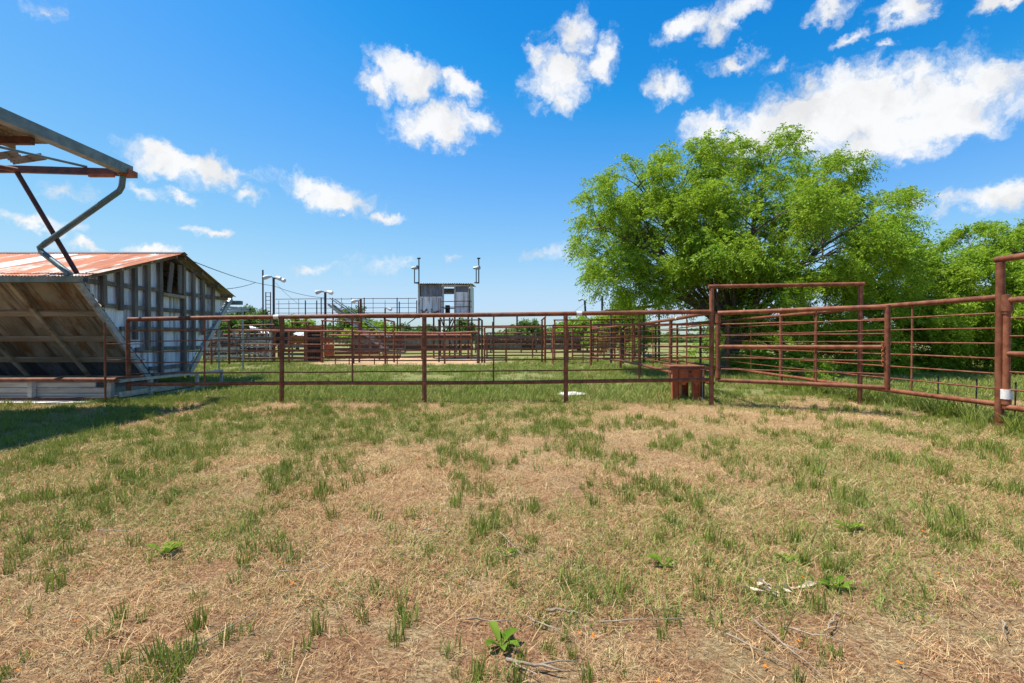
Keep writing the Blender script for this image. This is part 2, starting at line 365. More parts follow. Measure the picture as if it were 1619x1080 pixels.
# inside the pens the turf is green; the arena floor beyond is bare tan earth
grn = mixc(nt, ramp(nt, noise(nt, pos, 9, 6, .65), .35, .65), (.13, .155, .045), (.22, .25, .085))
wy = mth(nt, 'ADD', sep.outputs[1], mth(nt, 'MULTIPLY', mth(nt, 'SUBTRACT', mid, .5), 3.0))
pen = ramp(nt, wy, 9.7, 10.9)
bare = mth(nt, 'MULTIPLY', ramp(nt, wy, 22.2, 23.6), mth(nt, 'SUBTRACT', 1.0, ramp(nt, sep.outputs[1], 30, 34)))
inx = mth(nt, 'MULTIPLY', ramp(nt, sep.outputs[0], -11, -8.5), mth(nt, 'SUBTRACT', 1.0, ramp(nt, sep.outputs[0], -2.2, -.2)))
fg = ramp(nt, big, .50, .70)
col = mixc(nt, mth(nt, 'MULTIPLY', fg, .30), col, (.25, .25, .095))
col = mixc(nt, mth(nt, 'MULTIPLY', pen, mth(nt, 'ADD', .58, mth(nt, 'MULTIPLY', ramp(nt, mid, .35, .6), .42))), col, grn)
tan = mixc(nt, ramp(nt, noise(nt, pos, 5, 6), .35, .65), (.42, .27, .145), (.54, .37, .21))
col = mixc(nt, mth(nt, 'MULTIPLY', bare, inx), col, tan)
# worn strips of bare earth along the pipe fences
st = mth(nt, 'ABSOLUTE', mth(nt, 'SUBTRACT', mth(nt, 'ADD', sep.outputs[1], mth(nt, 'MULTIPLY', sep.outputs[0], .045)), 9.45))
strip = mth(nt, 'MULTIPLY', mth(nt, 'SUBTRACT', 1.0, ramp(nt, mth(nt, 'ADD', st, mth(nt, 'MULTIPLY', mth(nt, 'SUBTRACT', mid, .5), 1.3)), .15, .6)), .75)
col = mixc(nt, strip, col, mixc(nt, ramp(nt, fine, .4, .62), (.36, .225, .13), (.54, .40, .25)))
nt.links.new(col, b.inputs['Base Color']); b.inputs['Roughness'].default_value = 1; b.inputs['Specular IOR Level'].default_value = .1
bp = nd(nt, 'ShaderNodeBump'); bp.inputs['Strength'].default_value = .9; bp.inputs['Distance'].default_value = .03
nt.links.new(mth(nt, 'ADD', fine, mth(nt, 'MULTIPLY', noise(nt, pos, 120, 4, .7), .5)), bp.inputs['Height']); nt.links.new(bp.outputs[0], b.inputs['Normal'])
me.materials.append(m)

def slab(name, outline, z0, z1, mat, label, kind='structure'):
    n = len(outline); V = [(x, y, z0) for x, y in outline] + [(x, y, z1) for x, y in outline]
    F = [tuple(range(n - 1, -1, -1)), tuple(range(n, 2 * n))] + [(i, (i + 1) % n, n + (i + 1) % n, n + i) for i in range(n)]
    o = mesh_obj(name, V, F, M[mat]); return tag(o, label, kind=kind)
slab('pavement', [(-15, 9.33), (-8.6, 9.38), (-7.9, 9.47), (-7.62, 9.62), (-7.6, 10.4), (-15, 10.4)], -.1, .045, 'concrete', 'pale concrete apron in front of the grey feed trough')
slab('concrete_pad', [(.98, 10.75), (1.2, 10.62), (1.5, 10.70), (1.58, 11.0), (1.38, 11.35), (1.05, 11.2)], -.1, .045, 'concrete', 'small broken pad of pale concrete at the pipe fence')

# ---------------------------------------------------------------- slant-sided feed barn
GXP = -8.6                                                   # plane of the gable
YN, YF, YC, ZE, ZB = 10.2, 15.6, 12.9, 2.46, .27              # near and far eave, middle, eave height, bottom of the slanted walls
YB0, YB1, ZP, XL = 12.3, 13.5, 3.32, -17.2
barn = thing('feed_barn', (GXP, YC, 0), 'old feed barn with rusty gable roof and slanted corrugated walls above a trough', 'barn')
sl = Vector((0, YB0 - YN, ZB - ZE))
w = .66; k = 0; x = GXP - .02
while x > XL:
    for band, (t0, t1, mt) in enumerate(((0, .315, 'sheet_brown'), (.30, .56, 'sheet_brown'), (.545, .78, 'sheet_brown'), (.765, 1.0, 'sheet_grey'))):
        corr('wall_sheet', Vector((x - w, YN, ZE)) + sl * t0 + Vector((0, .012 * band, 0)), (w, 0, 0), sl * (t1 - t0), 1, mt, barn, amp=.018, pitch=.082)
    x -= w - .03; k += 1
out = Vector((0, -.72, -.69))                               # outward of the near slanted wall
for t, hh in ((.0, .12), (.31, .13), (.555, .13), (.775, .13), (.985, .12)):
    p = Vector((0, YN, ZE)) + sl * t + out * .045
    bar('girt', Vector((XL, 0, 0)) + p, Vector((GXP - .05, 0, 0)) + p, .05, hh, 'wood_flat', barn, up=sl)
for xx in (-10.0, -11.45, -12.9, -14.4):
    p = Vector((xx, YN, ZE)) + out * .095
    bar('rafter', p + sl * .02, p + sl * .985, .09, .05, 'wood_flat', barn, up=out)
p = Vector((GXP - .02, YN, ZE)) + out * .10
bar('corner_board', p + sl * .0, p + sl * 1.01, .07, .12, 'wood_pale', barn, up=out)
# far slanted wall
sf = Vector((0, YB1 - YF, ZB - ZE)); outf = Vector((0, .72, -.69)); x = GXP - .02
while x > XL + 1.4:
    corr('wall_sheet', Vector((x - w, YF, ZE)), (w, 0, 0), sf, 1, 'sheet_brown', barn); x -= w - .03
p = Vector((GXP + .03, YF, ZE)) + outf * .06
bar('corner_board', p, p + sf, .07, .13, 'galv', barn, up=outf)
# gable: sheets inside, studs and girts outside
def slope_z(y):
    if y < YB0: return ZE + (y - YN) / (YB0 - YN) * (ZB - ZE)
    if y > YB1: return ZE + (YF - y) / (YF - YB1) * (ZB - ZE)
    return ZB
def roof_z(y): return ZP - abs(y - YC) / (YC - YN) * (ZP - ZE) - .05
y = YN + .15; kk = 0
while y < YF - .35:
    y1 = min(y + .56, YF - .12)
    def clip(s, y=y, y1=y1):
        yy = y + (y1 - y) * s; z0 = slope_z(yy) + .03; z1 = roof_z(yy) - .02
        if 12.48 < yy < 13.35: z1 = min(z1, 2.28)
        return z0, z1
    corr('gable_sheet', (GXP - .03 - .006 * (kk % 2), y, 0), (0, y1 - y, 0), (0, 0, 1), 1, 'sheet_white', barn, clip=clip, amp=.017, pitch=.095); y = y1 - .03; kk += 1
STUDS = [10.73, 11.18, 11.61, 12.03, 12.46, 13.35, 13.73, 14.18, 14.62]
for i, ys_ in enumerate(STUDS):
    z0 = max(slope_z(ys_) + .02, [1.9, 1.83, 1.19, .97, ZB, ZB, .91, 1.31, 1.76][i]); z1 = roof_z(ys_) - .03
    bar('stud', (GXP + .065, ys_, z0), (GXP + .065 + random.uniform(-.01, .01), ys_ + random.uniform(-.015, .015), z1), .10, .07, 'wood', barn, up=(1, 0, 0))
    bar('stud_shade_strip', (GXP + .018, ys_ + .07, z0 + .03), (GXP + .018, ys_ + .07, z1 - .03), .05, .03, 'wood', barn, up=(1, 0, 0)) if i % 2 else None  # dark wood strip beside alternate studs, standing in for their shade
for zg in (2.39, 1.92, 1.44, .97, .51):
    lo = YN + (ZE - zg) / (ZE - ZB) * (YB0 - YN) + .06; hi = YF - (ZE - zg) / (ZE - ZB) * (YF - YB1) - .06
    edges = [lo] + [s for s in STUDS if lo + .1 < s < hi - .1] + [hi]
    for a, c in zip(edges[:-1], edges[1:]):
        zz = zg - .08 if (zg > 2.3 and 12.4 < a < 13.0) else zg
        bar('girt', (GXP + .012, a, zz + random.uniform(-.01, .01)), (GXP + .012, c, zz + random.uniform(-.01, .01)), .05, .09, 'wood', barn)
box('sill_beam', (GXP - .1, YB0 - .1, ZB - .02), (GXP + .08, YB1 + .1, ZB + .10), 'wood', barn)
# loft opening: black sheet inside stands in for the loft's darkness, two boards hanging askew
bar('loose_board', (GXP + .10, 12.71, 2.35), (GXP + .07, 12.87, 3.12), .15, .025, 'wood', barn, up=(1, 0, 0))
bar('loose_board', (GXP + .09, 13.14, 2.37), (GXP + .07, 13.17, 3.10), .16, .025, 'wood', barn, up=(1, 0, 0))
bar('loft_sill', (GXP + .09, 12.48, 2.30), (GXP + .10, 13.33, 2.28), .06, .07, 'wood_flat', barn)
box('loft_dark_sheet', (GXP - 1.2, 12.3, 2.0), (GXP - 1.15, 13.5, 3.15), 'black', barn)
bar('verge_board', (GXP + .10, YN + .05, ZE + .02), (GXP + .10, YC, ZP - .03), .03, .13, 'wood', barn)
bar('verge_board', (GXP + .10, YC, ZP - .03), (GXP + .10, YF - .3, ZE + .07), .03, .13, 'wood', barn)
# roof
for side in (0, 1):
    ye, ze = (YN - .27, ZE - .06) if side == 0 else (YF - .28, ZE - .05)
    rv = Vector((0, ye - YC, ze - ZP)); x = GXP + .36; i = 0
    while x > XL:
        ww = .66
        q = 1.0 + random.uniform(-.012, .012)
        if side == 0: corr('roof_sheet', Vector((x - ww, YC, ZP + .035 + .004 * (i % 2))), (ww, 0, 0), rv * q, 1, 'roof_rust' if i % 6 != 4 else 'roof_white', barn, nv=2)
        else: corr('roof_sheet', Vector((x - ww, YC, ZP + .035 + .004 * (i % 2))), (ww, 0, 0), rv * q, 1, 'sheet_brown', barn, nv=2, amp=.016, pitch=.08)
        x -= ww - .04; i += 1
    for t in (.06, .36, .66, .95):
        p = Vector((0, YC, ZP - .02)) + rv * t
        bar('purlin', Vector((XL, 0, 0)) + p, Vector((GXP + .30, 0, 0)) + p, .05, .07, 'wood_flat' if side == 0 else 'wood', barn, up=Vector((0, 0, 1)))
V, F_ = [], []
for xx in (XL, GXP + .37):
    for (yy, zz) in ((YC - .14, ZP + .012), (YC, ZP + .07), (YC + .14, ZP + .012)): V.append((xx, yy, zz))
mesh_obj('ridge_cap', V, [(0, 1, 4, 3), (1, 2, 5, 4)], M['dark_steel'], barn)
def gutter_geo(a, bq, wd, dp):
    V = []; s = Vector((0, 1, 0)) if abs((bq - a).x) > abs((bq - a).y) else Vector((1, 0, 0))
    prof = [(-.5, 0), (-.5, -1), (.5, -1), (.5, 0), (.44, 0), (.44, -.92), (-.44, -.92), (-.44, 0)]
    for p in (a, bq):
        for (u_, v_) in prof: V.append(p + s * (u_ * wd) + Vector((0, 0, v_ * dp)))
    n = 8; F = [(i, (i + 1) % n, n + (i + 1) % n, n + i) for i in range(n)]
    F += [(1, 2, 5, 6), (0, 1, 6, 7), (2, 3, 4, 5), (9, 14, 13, 10), (8, 15, 14, 9), (10, 13, 12, 11)]
    return V, F
V, F_ = gutter_geo(Vector((XL, 9.84, 2.41)), Vector((-8.18, 9.84, 2.41)), .13, .11); mesh_obj('gutter', V, F_, M['gutter'], barn)
V, F_ = gutter_geo(Vector((XL, 15.86, 2.37)), Vector((-8.36, 15.86, 2.37)), .13, .12); mesh_obj('gutter', V, F_, M['gutter'], barn)
# trough round the foot
trough = thing('feed_trough', (-10, 9.75, 0), 'grey board feed trough with rusty pipe edge under the slanted barn wall', 'trough')
tube('edge_pipe', wob((XL, 9.62, .445), (-7.42, 9.62, .445), 8, .006), .045, 'rust_pipe', trough, 10)
for i, z in enumerate((.13, .235, .335)):
    bar('board', (XL, 9.80 + .012 * i, z), (-7.75 - .12 * i + (.15 if i == 1 else 0), 9.80 + .012 * i, z + random.uniform(-.01, .01)), .03, .093, 'wood_pale', trough)
bar('base_beam', (XL, 9.72, .075), (-7.5, 9.72, .075), .10, .06, 'rust_dark', trough)
for xx in (-7.62, -9.12, -10.9, -12.7): bar('stake', (xx, 9.72, .02), (xx, 9.72, .42), .09, .08, 'wood_pale', trough, up=(1, 0, 0))
box('floor', (XL, 9.86, .08), (-7.6, 12.35, .12), 'wood_flat', trough)
bar('back_board', (XL, 12.4, .14), (GXP, 12.4, .14), .05, .30, 'wood', trough)
bar('end_beam', (-7.40, 9.66, .42), (-7.36, 13.0, .40), .07, .05, 'galv', trough)
bar('end_skid', (-7.42, 9.70, .16), (-7.40, 11.2, .16), .05, .10, 'galv', trough)
bar('end_skid', (-7.42, 9.9, .05), (-7.36, 13.1, .05), .06, .05, 'wood_pale', trough)
for yy in (10.45, 12.0, 13.0): bar('stake', (-7.38, yy, -.05), (-7.38, yy, .38), .06, .06, 'wood_pale', trough, up=(1, 0, 0))
# short loose panel leaning between barn and fence
lp = thing('hurdle', (-7.55, 9.5, 0), 'slim rusty rod hurdle standing against the slanted barn wall', 'hurdle')
tube('post', [(-7.55, 9.5, -.05), (-7.53, 9.48, 1.52)], .018, 'rust_pipe', lp)
for z in (.5, .82, 1.12): tube('rod', [(-7.54, 9.49, z), (-7.10, 9.9, z)], .01, 'rust_pipe', lp, 6)

# ---------------------------------------------------------------- tall open shed roof with gutter and downspout
shed = thing('shed_canopy', (-10.5, 5, 0), 'tall open shed roof with grey gutter, zigzag downspout and rusty braces', 'canopy')
EX, EZ = -7.62, 4.58
V, F_ = gutter_geo(Vector((EX, 10.22, EZ + .06)), Vector((EX, -2, EZ + .06)), .17, .18); mesh_obj('gutter', V, F_, M['gutter'], shed)
box('gutter_end', (EX - .11, 10.06, EZ - .145), (EX + .11, 10.31, EZ - .03), 'rust_bright', shed)
y = 8.85; i = 0
while y > -2:
    corr('roof_sheet', Vector((EX - .06, y, EZ - .0 + .005 * (i % 2))), (0, -.66, 0), (-5.6 + .05 * (i % 3), 0, .03), 1, 'sheet_brown', shed, amp=.016, pitch=.08); y -= .63; i += 1
for t in (.9, 1.8, 2.7, 3.6): bar('purlin', (EX - t, -2, EZ - .07), (EX - t, 8.80, EZ - .07), .05, .09, 'wood_flat', shed)
for yy in (8.3, 5.0, 1.6):
    bar('joist', (EX - .12, yy, EZ - .16), (-12.6, yy, EZ - .14), .08, .12, 'rust_dark', shed)
bar('end_beam', (-9.78, 10.2, EZ + .0), (EX - .2, 10.2, EZ - .06), .08, .13, 'rust_dark', shed)
bar('beam_stub', (-8.33, 10.12, EZ - .15), (EX - .22, 10.12, EZ - .15), .06, .055, 'rust_bright', shed)
tube('strut', [(-9.1, 8.8, EZ + .0), (-8.44, 10.2, EZ + .05)], .025, 'downspout', shed)
tube('strut', [(-9.78, 10.2, EZ - .02), (-10.7, 9.4, EZ + .02)], .05, 'rust_pipe', shed)
tube('brace', [(-9.86, 10.2, EZ - .0), (-8.63, 10.17, 2.52)], .045, 'rust_dark', shed)
tube('downspout', [P(197, 272, 10.17), P(194, 296, 10.17), P(190, 303, 10.17), P(72, 386, 10.14), P(64, 392, 10.14), P(67, 399, 10.13), P(112, 434, 9.97)], .056, 'downspout', shed, 12)
for (q0, q1, dp) in ((P(66, 243, 9.7), P(12, 251, 9.8), .22), (P(26, 238, 9.3), P(-30, 246, 9.4), .20)):
    corr('torn_sheet', q0, Vector((-.06, dp, -.05)), q1 - q0, 1, 'sheet_grey', shed, amp=.014, pitch=.08)
for yy in (9.9, 5.0, .4): tube('post', [(-12.7, yy, -.2), (-12.7, yy, EZ + .1)], .06, 'rust_pipe', shed, 10)
bar('header', (-12.7, 10.2, EZ - .24), (-12.7, -2, EZ - .24), .08, .14, 'rust_dark', shed)
bar('end_beam', (-12.7, 10.2, EZ + .0), (-9.80, 10.2, EZ + .0), .08, .13, 'rust_dark', shed)

# galvanised frame sticking out behind the barn
fr = thing('metal_frame', P(384, 560, 18.7), 'galvanised open frame jutting out behind the feed barn', 'frame'); fr.location.z = 0
for (a, c) in ((P(342, 484, 17), P(393, 489, 19)), (P(342, 496, 17), P(393, 490, 19)), (P(344, 490, 17.4), P(380, 489.5, 19.2))): bar('channel', a, c, .06, .07, 'galv', fr)
tube('leg', [P(384, 490, 18.7), (XD(384, 18.7), 18.7, -.1)], .03, 'galv', fr)
tube('leg', [P(346, 490, 17.3), (XD(346, 17.3), 17.3, -.1)], .03, 'galv', fr)

# ---------------------------------------------------------------- the near pipe fences and gates
def fpt(px, ptop, pbot, D): return (XD(px, D), D, ZD(ptop, D), ZD(pbot, D))
front = pipe_fence('pipe_fence', 'long rust-red pipe fence with five rods closing off the dry pasture', 
    [fpt(203, 506, 608, 9.94), fpt(445, 502, 606, 9.74), fpt(671, 499.5, 605.5, 9.58), fpt(895, 497, 603.5, 9.50), fpt(1127, 494, 600.5, 9.43)],
    5, posts=(0, 1, 2, 3), stays=((0, .5), (1, .5), (2, .49), (3, .5)), rp=.042, rt=.042, rb=.036, rr=.0135, weld=((0, .97), (3, .09)))
def gateway(label, a, bq, group=None, r=.042, mat='rust_pipe', name='gateway', cat='gateway'):
    """two tall posts and the pipe across their tops: a, b = (x, y, top z)"""
    root = thing(name, (a[0], a[1], 0), label, cat, group)
    for q in (a, bq): tube('post', [(q[0], q[1], -.25), (q[0], q[1], q[2])], r, mat, root, 10)
    d = (Vector(bq) - Vector(a)).normalized() * .06
    tube('crossbar', [Vector(a) - d + Vector((0, 0, r * .8)), Vector(bq) + d + Vector((0, 0, r * .8))], r * .85, mat, root, 10)
    return root
gateway('tall rust-red gateway over the open gate by the mesquite tree', (XD(1125, 9.43), 9.43, ZD(456, 9.43)), (XD(1360, 9.3), 9.30, ZD(452, 9.3)))
def gate(label, a, bq, za, zb, nrod, mid=True, hinge=True, chain=False, stays=(.5,), r=.04, group=None, rod=.0125, mat='rust_pipe', name='pipe_gate'):
    """gate leaf from hinge a (x, y) to free end b; za, zb = (bottom, top) at each end"""
    root = thing(name, (a[0], a[1], 0), label, 'gate', group)
    A0, A1 = Vector((a[0], a[1], za[0])), Vector((a[0], a[1], za[1])); B0, B1 = Vector((bq[0], bq[1], zb[0])), Vector((bq[0], bq[1], zb[1]))
    tube('top_rail', wob(A1, B1, 3, .004), r, mat, root, 10); tube('bottom_rail', wob(A0, B0, 3, .004), r * .92, mat, root, 10)
    tube('upright', [B0 - Vector((0, 0, r)), B1 + Vector((0, 0, r * .6))], r * 1.05, mat, root, 10)
    if mid: tube('middle_rail', wob(A0.lerp(A1, .5), B0.lerp(B1, .5), 3, .004), r * .9, mat, root, 10)
    for k in range(1, nrod + 1):
        f = k / (nrod + 1)
        if mid and abs(f - .5) < .02: continue
        tube('rod', wob(A0.lerp(A1, f), B0.lerp(B1, f), 5, .005), rod, mat, root, 6)
    for s in stays: tube('stay', [A0.lerp(B0, s), A1.lerp(B1, s)], rod * 1.1, mat, root, 6)
    if hinge:
        hp_ = tube('hinge_pipe', [A0 - Vector((0, 0, .02)), A1 - Vector((0, 0, .02))], r * 1.02, 'rust_pipe', root, 12)
        for z in (za[0] + .10, za[1] - .12): tube('hinge_collar', [(a[0], a[1], z - .06), (a[0], a[1], z + .07)], r * 1.3, 'rust_pipe', hp_, 12)
    else: tube('upright', [A0 - Vector((0, 0, r)), A1 + Vector((0, 0, r * .6))], r, mat, root, 10)
    if chain:
        d = (Vector(A0) - B0).normalized() * .09; p = B0.lerp(B1, .55) + d; parts = []
        for k in range(9):
            cc = p - Vector((0, 0, .042 * k)); ring = []
            for t in range(9):
                an = 2 * math.pi * t / 8; u = Vector((math.cos(an) * .016, 0, 0)) if k % 2 else Vector((0, math.cos(an) * .016, 0)); ring.append(cc + u + Vector((0, -.05, math.sin(an) * .028)))
            parts.append(tube_geo(ring, .005, 5))
        V, F = merge(parts); mesh_obj('chain', V, F, M['rust_bright'], root, True)
    return root
gate('rust-red pipe gate with chained end swung open before the mesquite tree', (XD(1135, 9.38), 9.38), (XD(1403, 7.95), 7.95), (ZD(601, 9.38), ZD(495, 9.38)), (ZD(613, 7.95), ZD(485, 7.95)), 5, chain=True, stays=(.62,))
RF = [fpt(1579, 471, 639, 7.04), fpt(1360, 488, 611, 9.30), fpt(1235, 500, 594, 12.7)]
for (px, D) in ((1149, 16.0), (1107, 18.3), (1070, 20.9), (1036, 24.0), (1008, 27.2), (985, 30.5)): RF.append((6.74, D, 1.76, .29))
pipe_fence('pipe_fence', 'rust-red pipe fence running back under the mesquite trees beside tall weeds', RF, 6, posts=(2, 3, 4, 5, 6, 7, 8), stays=((0, .56), (1, .5), (2, .5), (3, .5)), rp=.042, rt=.04, rb=.038, rr=.0125, weld=((0, .93), (1, .35)))
gateway('tall rust-brown gateway post with taped sleeve standing in weeds', (XD(1581, 7.0), 7.0, ZD(415, 7.0)), (6.95, 4.3, 2.28), r=.052)
g2 = gate('rust-red pipe gate closing the gateway with the taped sleeve', (XD(1592, 6.9), 6.9), (6.95, 4.45), (ZD(644, 6.9), ZD(475, 6.9)), (.30, 1.76), 5, r=.042)
hx = XD(1592, 6.9)
tube('tape_band', [(hx, 6.9, ZD(631, 6.9)), (hx, 6.9, ZD(616, 6.9))], .062, 'tape', g2, 14)
tube('hinge_cap', [(hx, 6.9, ZD(492, 6.9)), (hx, 6.9, ZD(478, 6.9)), (hx - .02, 6.9, ZD(466, 6.9))], [.066, .066, .04], 'rust_pipe', g2, 8)
# low field-wire fence on short steel stakes along the weeds
wf = thing('wire_fence', (7.05, 8, 0), 'low sagging field-wire fence on thin steel stakes in the weeds', 'fence')
for yy in (5.5, 7.15, 7.75, 8.45, 9.6, 11.2): tube('stake', [(7.02, yy, -.1), (7.03, yy + random.uniform(-.03, .03), .62)], .011, 'dark_steel', wf, 6)
for z in (.12, .24, .37, .52): tube('wire', wob((7.02, 5.5, z), (7.02, 13.5, z), 14, .02), .0022, 'dark_steel', wf, 4)
V, F = merge([tube_geo(wob((7.02, 5.5 + .16 * k, .05), (7.02, 5.5 + .16 * k, .55), 2, .01), .0018, 4) for k in range(48)])
o = mesh_obj('wire_mesh', V, F, M['dark_steel'], wf); o['kind'] = 'stuff'
# alley fence going back from the gateway
pipe_fence('pipe_fence', 'rust-red pipe fence leading back from the gateway past the steel stand', [(XD(1127, 9.43), 9.43, 1.70, .40), (3.93, 12.7, 1.67, .38), (4.08, 16.4, 1.66, .38), (4.15, 19.6, 1.66, .36), (3.6, 23.2, 1.62, .34)], 5,
    posts=(1, 2, 3, 4), stays=((0, .55), (1, .5), (2, .5)), rp=.045, rt=.04, rb=.04, rr=.013, weld=((0, .8),))

# rusty stand of channel iron just behind the fence
st = thing('steel_stand', (XD(1086, 9.95), 9.95, 0), 'squat orange-rusted stand of channel iron behind the pipe fence', 'stand')
Dn, Df = 9.85, 10.3
def hbeam(name, x, y, z0, z1, w, parent):
    parts = [bar_geo((x - w / 2, y, z0), (x - w / 2, y, z1), .10, .012, up=(1, 0, 0)), bar_geo((x + w / 2, y, z0), (x + w / 2, y, z1), .10, .012, up=(1, 0, 0)), bar_geo((x, y, z0), (x, y, z1), .012, w - .012, up=(1, 0, 0))]
    V, F = merge(parts); return mesh_obj(name, V, F, M['rust_bright'], parent)
for (px, D, wd) in ((1068, Dn, .13), (1082, Df, .12), (1100, Dn + .02, .12), (1108, Df, .11)): hbeam('leg', XD(px, D), D, -.1, .66, wd, st)
box('top_plate', (XD(1058, Dn) - .01, Dn - .08, .665), (XD(1113, Dn), Df + .08, .695), 'rust_pipe', st)
# box front with a round notch cut from its lower edge
x0, x1, z0, z1 = XD(1074, Dn), XD(1107, Dn), .33, .655; xm = (x0 + x1) / 2; V = []; n = 10
arc = [(xm - .085 * math.cos(math.pi * i / n), z0 + .06 * math.sin(math.pi * i / n)) for i in range(n + 1)]
low = [(x0, z0)] + arc + [(x1, z0)]; up_ = [(x, z1) for x, z in low]
for yy in (Dn - .02, Dn - .005): V += [(x, yy, z) for x, z in low] + [(x, yy, z) for x, z in up_]
L = len(low); F = []
for i in range(L - 1): F += [(i, i + 1, L + i + 1, L + i), (2 * L + i + 1, 2 * L + i, 3 * L + i, 3 * L + i + 1), (i + 1, i, 2 * L + i, 2 * L + i + 1)]
bf_ = mesh_obj('box_front', V, F, M['rust_bright'], st)
box('box_body', (x0 + .02, Dn + .0, .42), (x1 - .02, Df - .06, .655), 'rust_bright', st)
tube('pin', [(xm, Dn - .06, .50), (xm, Dn - .02, .50)], .022, 'rust_pipe', bf_)
tube('pin', [(xm, Dn - .05, .585), (xm, Dn - .02, .585)], .03, 'rust_dark', bf_)
tube('rod', [(XD(1111, Dn), Dn, -.05), (XD(1111, Dn), Dn, .6)], .008, 'galv', st, 6)


# ---------------------------------------------------------------- pens in the middle distance
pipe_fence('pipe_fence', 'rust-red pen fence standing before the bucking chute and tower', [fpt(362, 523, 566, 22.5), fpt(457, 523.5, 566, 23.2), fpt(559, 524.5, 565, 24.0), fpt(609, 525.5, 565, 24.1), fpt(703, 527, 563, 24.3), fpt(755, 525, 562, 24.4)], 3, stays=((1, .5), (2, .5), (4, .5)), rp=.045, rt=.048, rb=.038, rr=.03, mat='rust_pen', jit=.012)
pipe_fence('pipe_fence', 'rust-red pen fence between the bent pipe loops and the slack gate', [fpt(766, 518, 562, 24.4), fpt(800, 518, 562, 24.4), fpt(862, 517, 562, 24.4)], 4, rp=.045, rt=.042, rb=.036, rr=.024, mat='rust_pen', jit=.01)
gateway('narrow rust-red bent pipe loop at the end of the far pen fence', (XD(857, 24.4), 24.4, ZD(507, 24.4)), (XD(861.5, 24.3), 24.3, ZD(503, 24.3)), r=.045, name='pipe_loop', cat='pipe loop')
gateway('rust-red pipe gateway in front of the sunken walkway beam', (XD(609, 23.6), 23.6, ZD(507, 23.6)), (XD(623, 25.2), 25.2, ZD(510, 25.2)), r=.045)
gateway('rust-red pipe gateway beside the slanted barn end', (XD(334, 22.4), 22.4, ZD(509, 22.4)), (XD(362, 22.4), 22.4, ZD(508.5, 22.4)), r=.045)
gateway('rust-red pipe gateway over the grey wooden pens', (XD(379, 26), 26, ZD(516, 26)), (XD(432, 26), 26, ZD(514.5, 26)), r=.045)
gateway('small rust-red pipe gateway above the blackened chute', (XD(462, 27), 27, ZD(511, 27)), (XD(488, 27), 27, ZD(511, 27)), r=.045)
gateway('wide rust-red pipe gateway at the foot of the stairs', (XD(510, 25), 25, ZD(508, 25)), (XD(568, 25), 25, ZD(511, 25)), r=.045)
gateway('grey pipe gateway under the tower deck', (XD(694, 25.5), 25.5, ZD(507, 25.5)), (XD(757, 25.5), 25.5, ZD(507, 25.5)), r=.042, mat='dark_steel')
gateway('rust-red pipe gateway with bent arm beside the tower legs', (XD(757, 24.0), 24.0, ZD(505, 24.0)), (XD(762, 24.9), 24.9, ZD(508, 24.9)), r=.05, mat='rust_dark')
gate('slack rust-red pipe gate hanging in the green far pen', (XD(945, 24.0), 24.0), (XD(874, 23.6), 23.6), (ZD(573, 24), ZD(517, 24)), (ZD(576, 23.6), ZD(517, 23.6)), 5, mid=False, hinge=False, stays=(.33, .66), r=.04, rod=.022, mat='rust_pen')
gateway('wide rust-red pipe gateway over the slack pen gate', (XD(877, 25.5), 25.5, ZD(507, 25.5)), (XD(972, 25.5), 25.5, ZD(507, 25.5)), r=.04)
gateway('rust-red pipe gateway in the alley under the low shed roof', (XD(934, 21.5), 21.5, ZD(507, 21.5)), (XD(1000, 22.5), 22.5, ZD(505, 22.5)), r=.04)
# second and third lines of pens behind
for (lab, pts, nr, mt) in (
    ('rust-red back pen fence below the catwalk', [fpt(520, 530, 560, 28.5), fpt(600, 530, 560, 28.5), fpt(667, 530, 559, 28.6), fpt(745, 530, 559, 28.6)], 3, 'rust_pen'),
    ('dull rusty back pen fence between tower legs and pipe loop', [fpt(770, 527, 557, 30), fpt(842, 527, 557, 30), fpt(905, 525, 557, 30), fpt(955, 525, 557, 30)], 4, 'rust_pen'),
    ('rusty crowd-pen fence behind the slack gate', [fpt(905, 517, 562, 27), fpt(935, 516, 562, 27), fpt(968, 514, 562, 27.5), fpt(1003, 514, 562, 28)], 5, 'rust_pen'),
    ('dark rusty fence across the alley in the tree shade', [fpt(938, 513, 566, 30), fpt(967, 512, 566, 31), fpt(1036, 514, 566, 31.5), fpt(1108, 514, 566, 32), fpt(1200, 516, 565, 32.5)], 5, 'rust_dark'),  # tree shade put into the colour by the darker rust
    ('dark pipe fence deep in the mesquite shade', [fpt(1060, 522, 566, 25.5), fpt(1160, 522, 567, 25.5), fpt(1260, 523, 568, 26), fpt(1370, 523, 568, 26), fpt(1480, 523, 569, 26.5), fpt(1600, 523, 570, 26.5)], 4, 'dark_steel'),  # dark steel colour stands in for the shade under the mesquites
    ('rusty fence closing the grey wooden pens', [fpt(322, 530, 568, 26.5), fpt(385, 529, 568, 26.5), fpt(440, 528, 567, 27)], 3, 'rust_pen')):
    pipe_fence('pipe_fence', lab, pts, nr, rp=.045, rt=.045, rb=.036, rr=.026, mat=mt, jit=.015)
# red walkway beam on stub legs
wb = thing('steel_beam', (XD(575, 23.3), 23.3, 0), 'long rusty box beam on stub legs over bare earth', 'beam')
bar('beam', P(517, 564.5, 23.2), P(632, 564.5, 23.5), .14, .15, 'rust_pipe', wb)
for px in (530, 552, 592, 612, 628): tube('leg', [(XD(px, 23.35), 23.35, -.1), (XD(px, 23.35), 23.35, ZD(567, 23.35))], .025, 'rust_dark', wb)

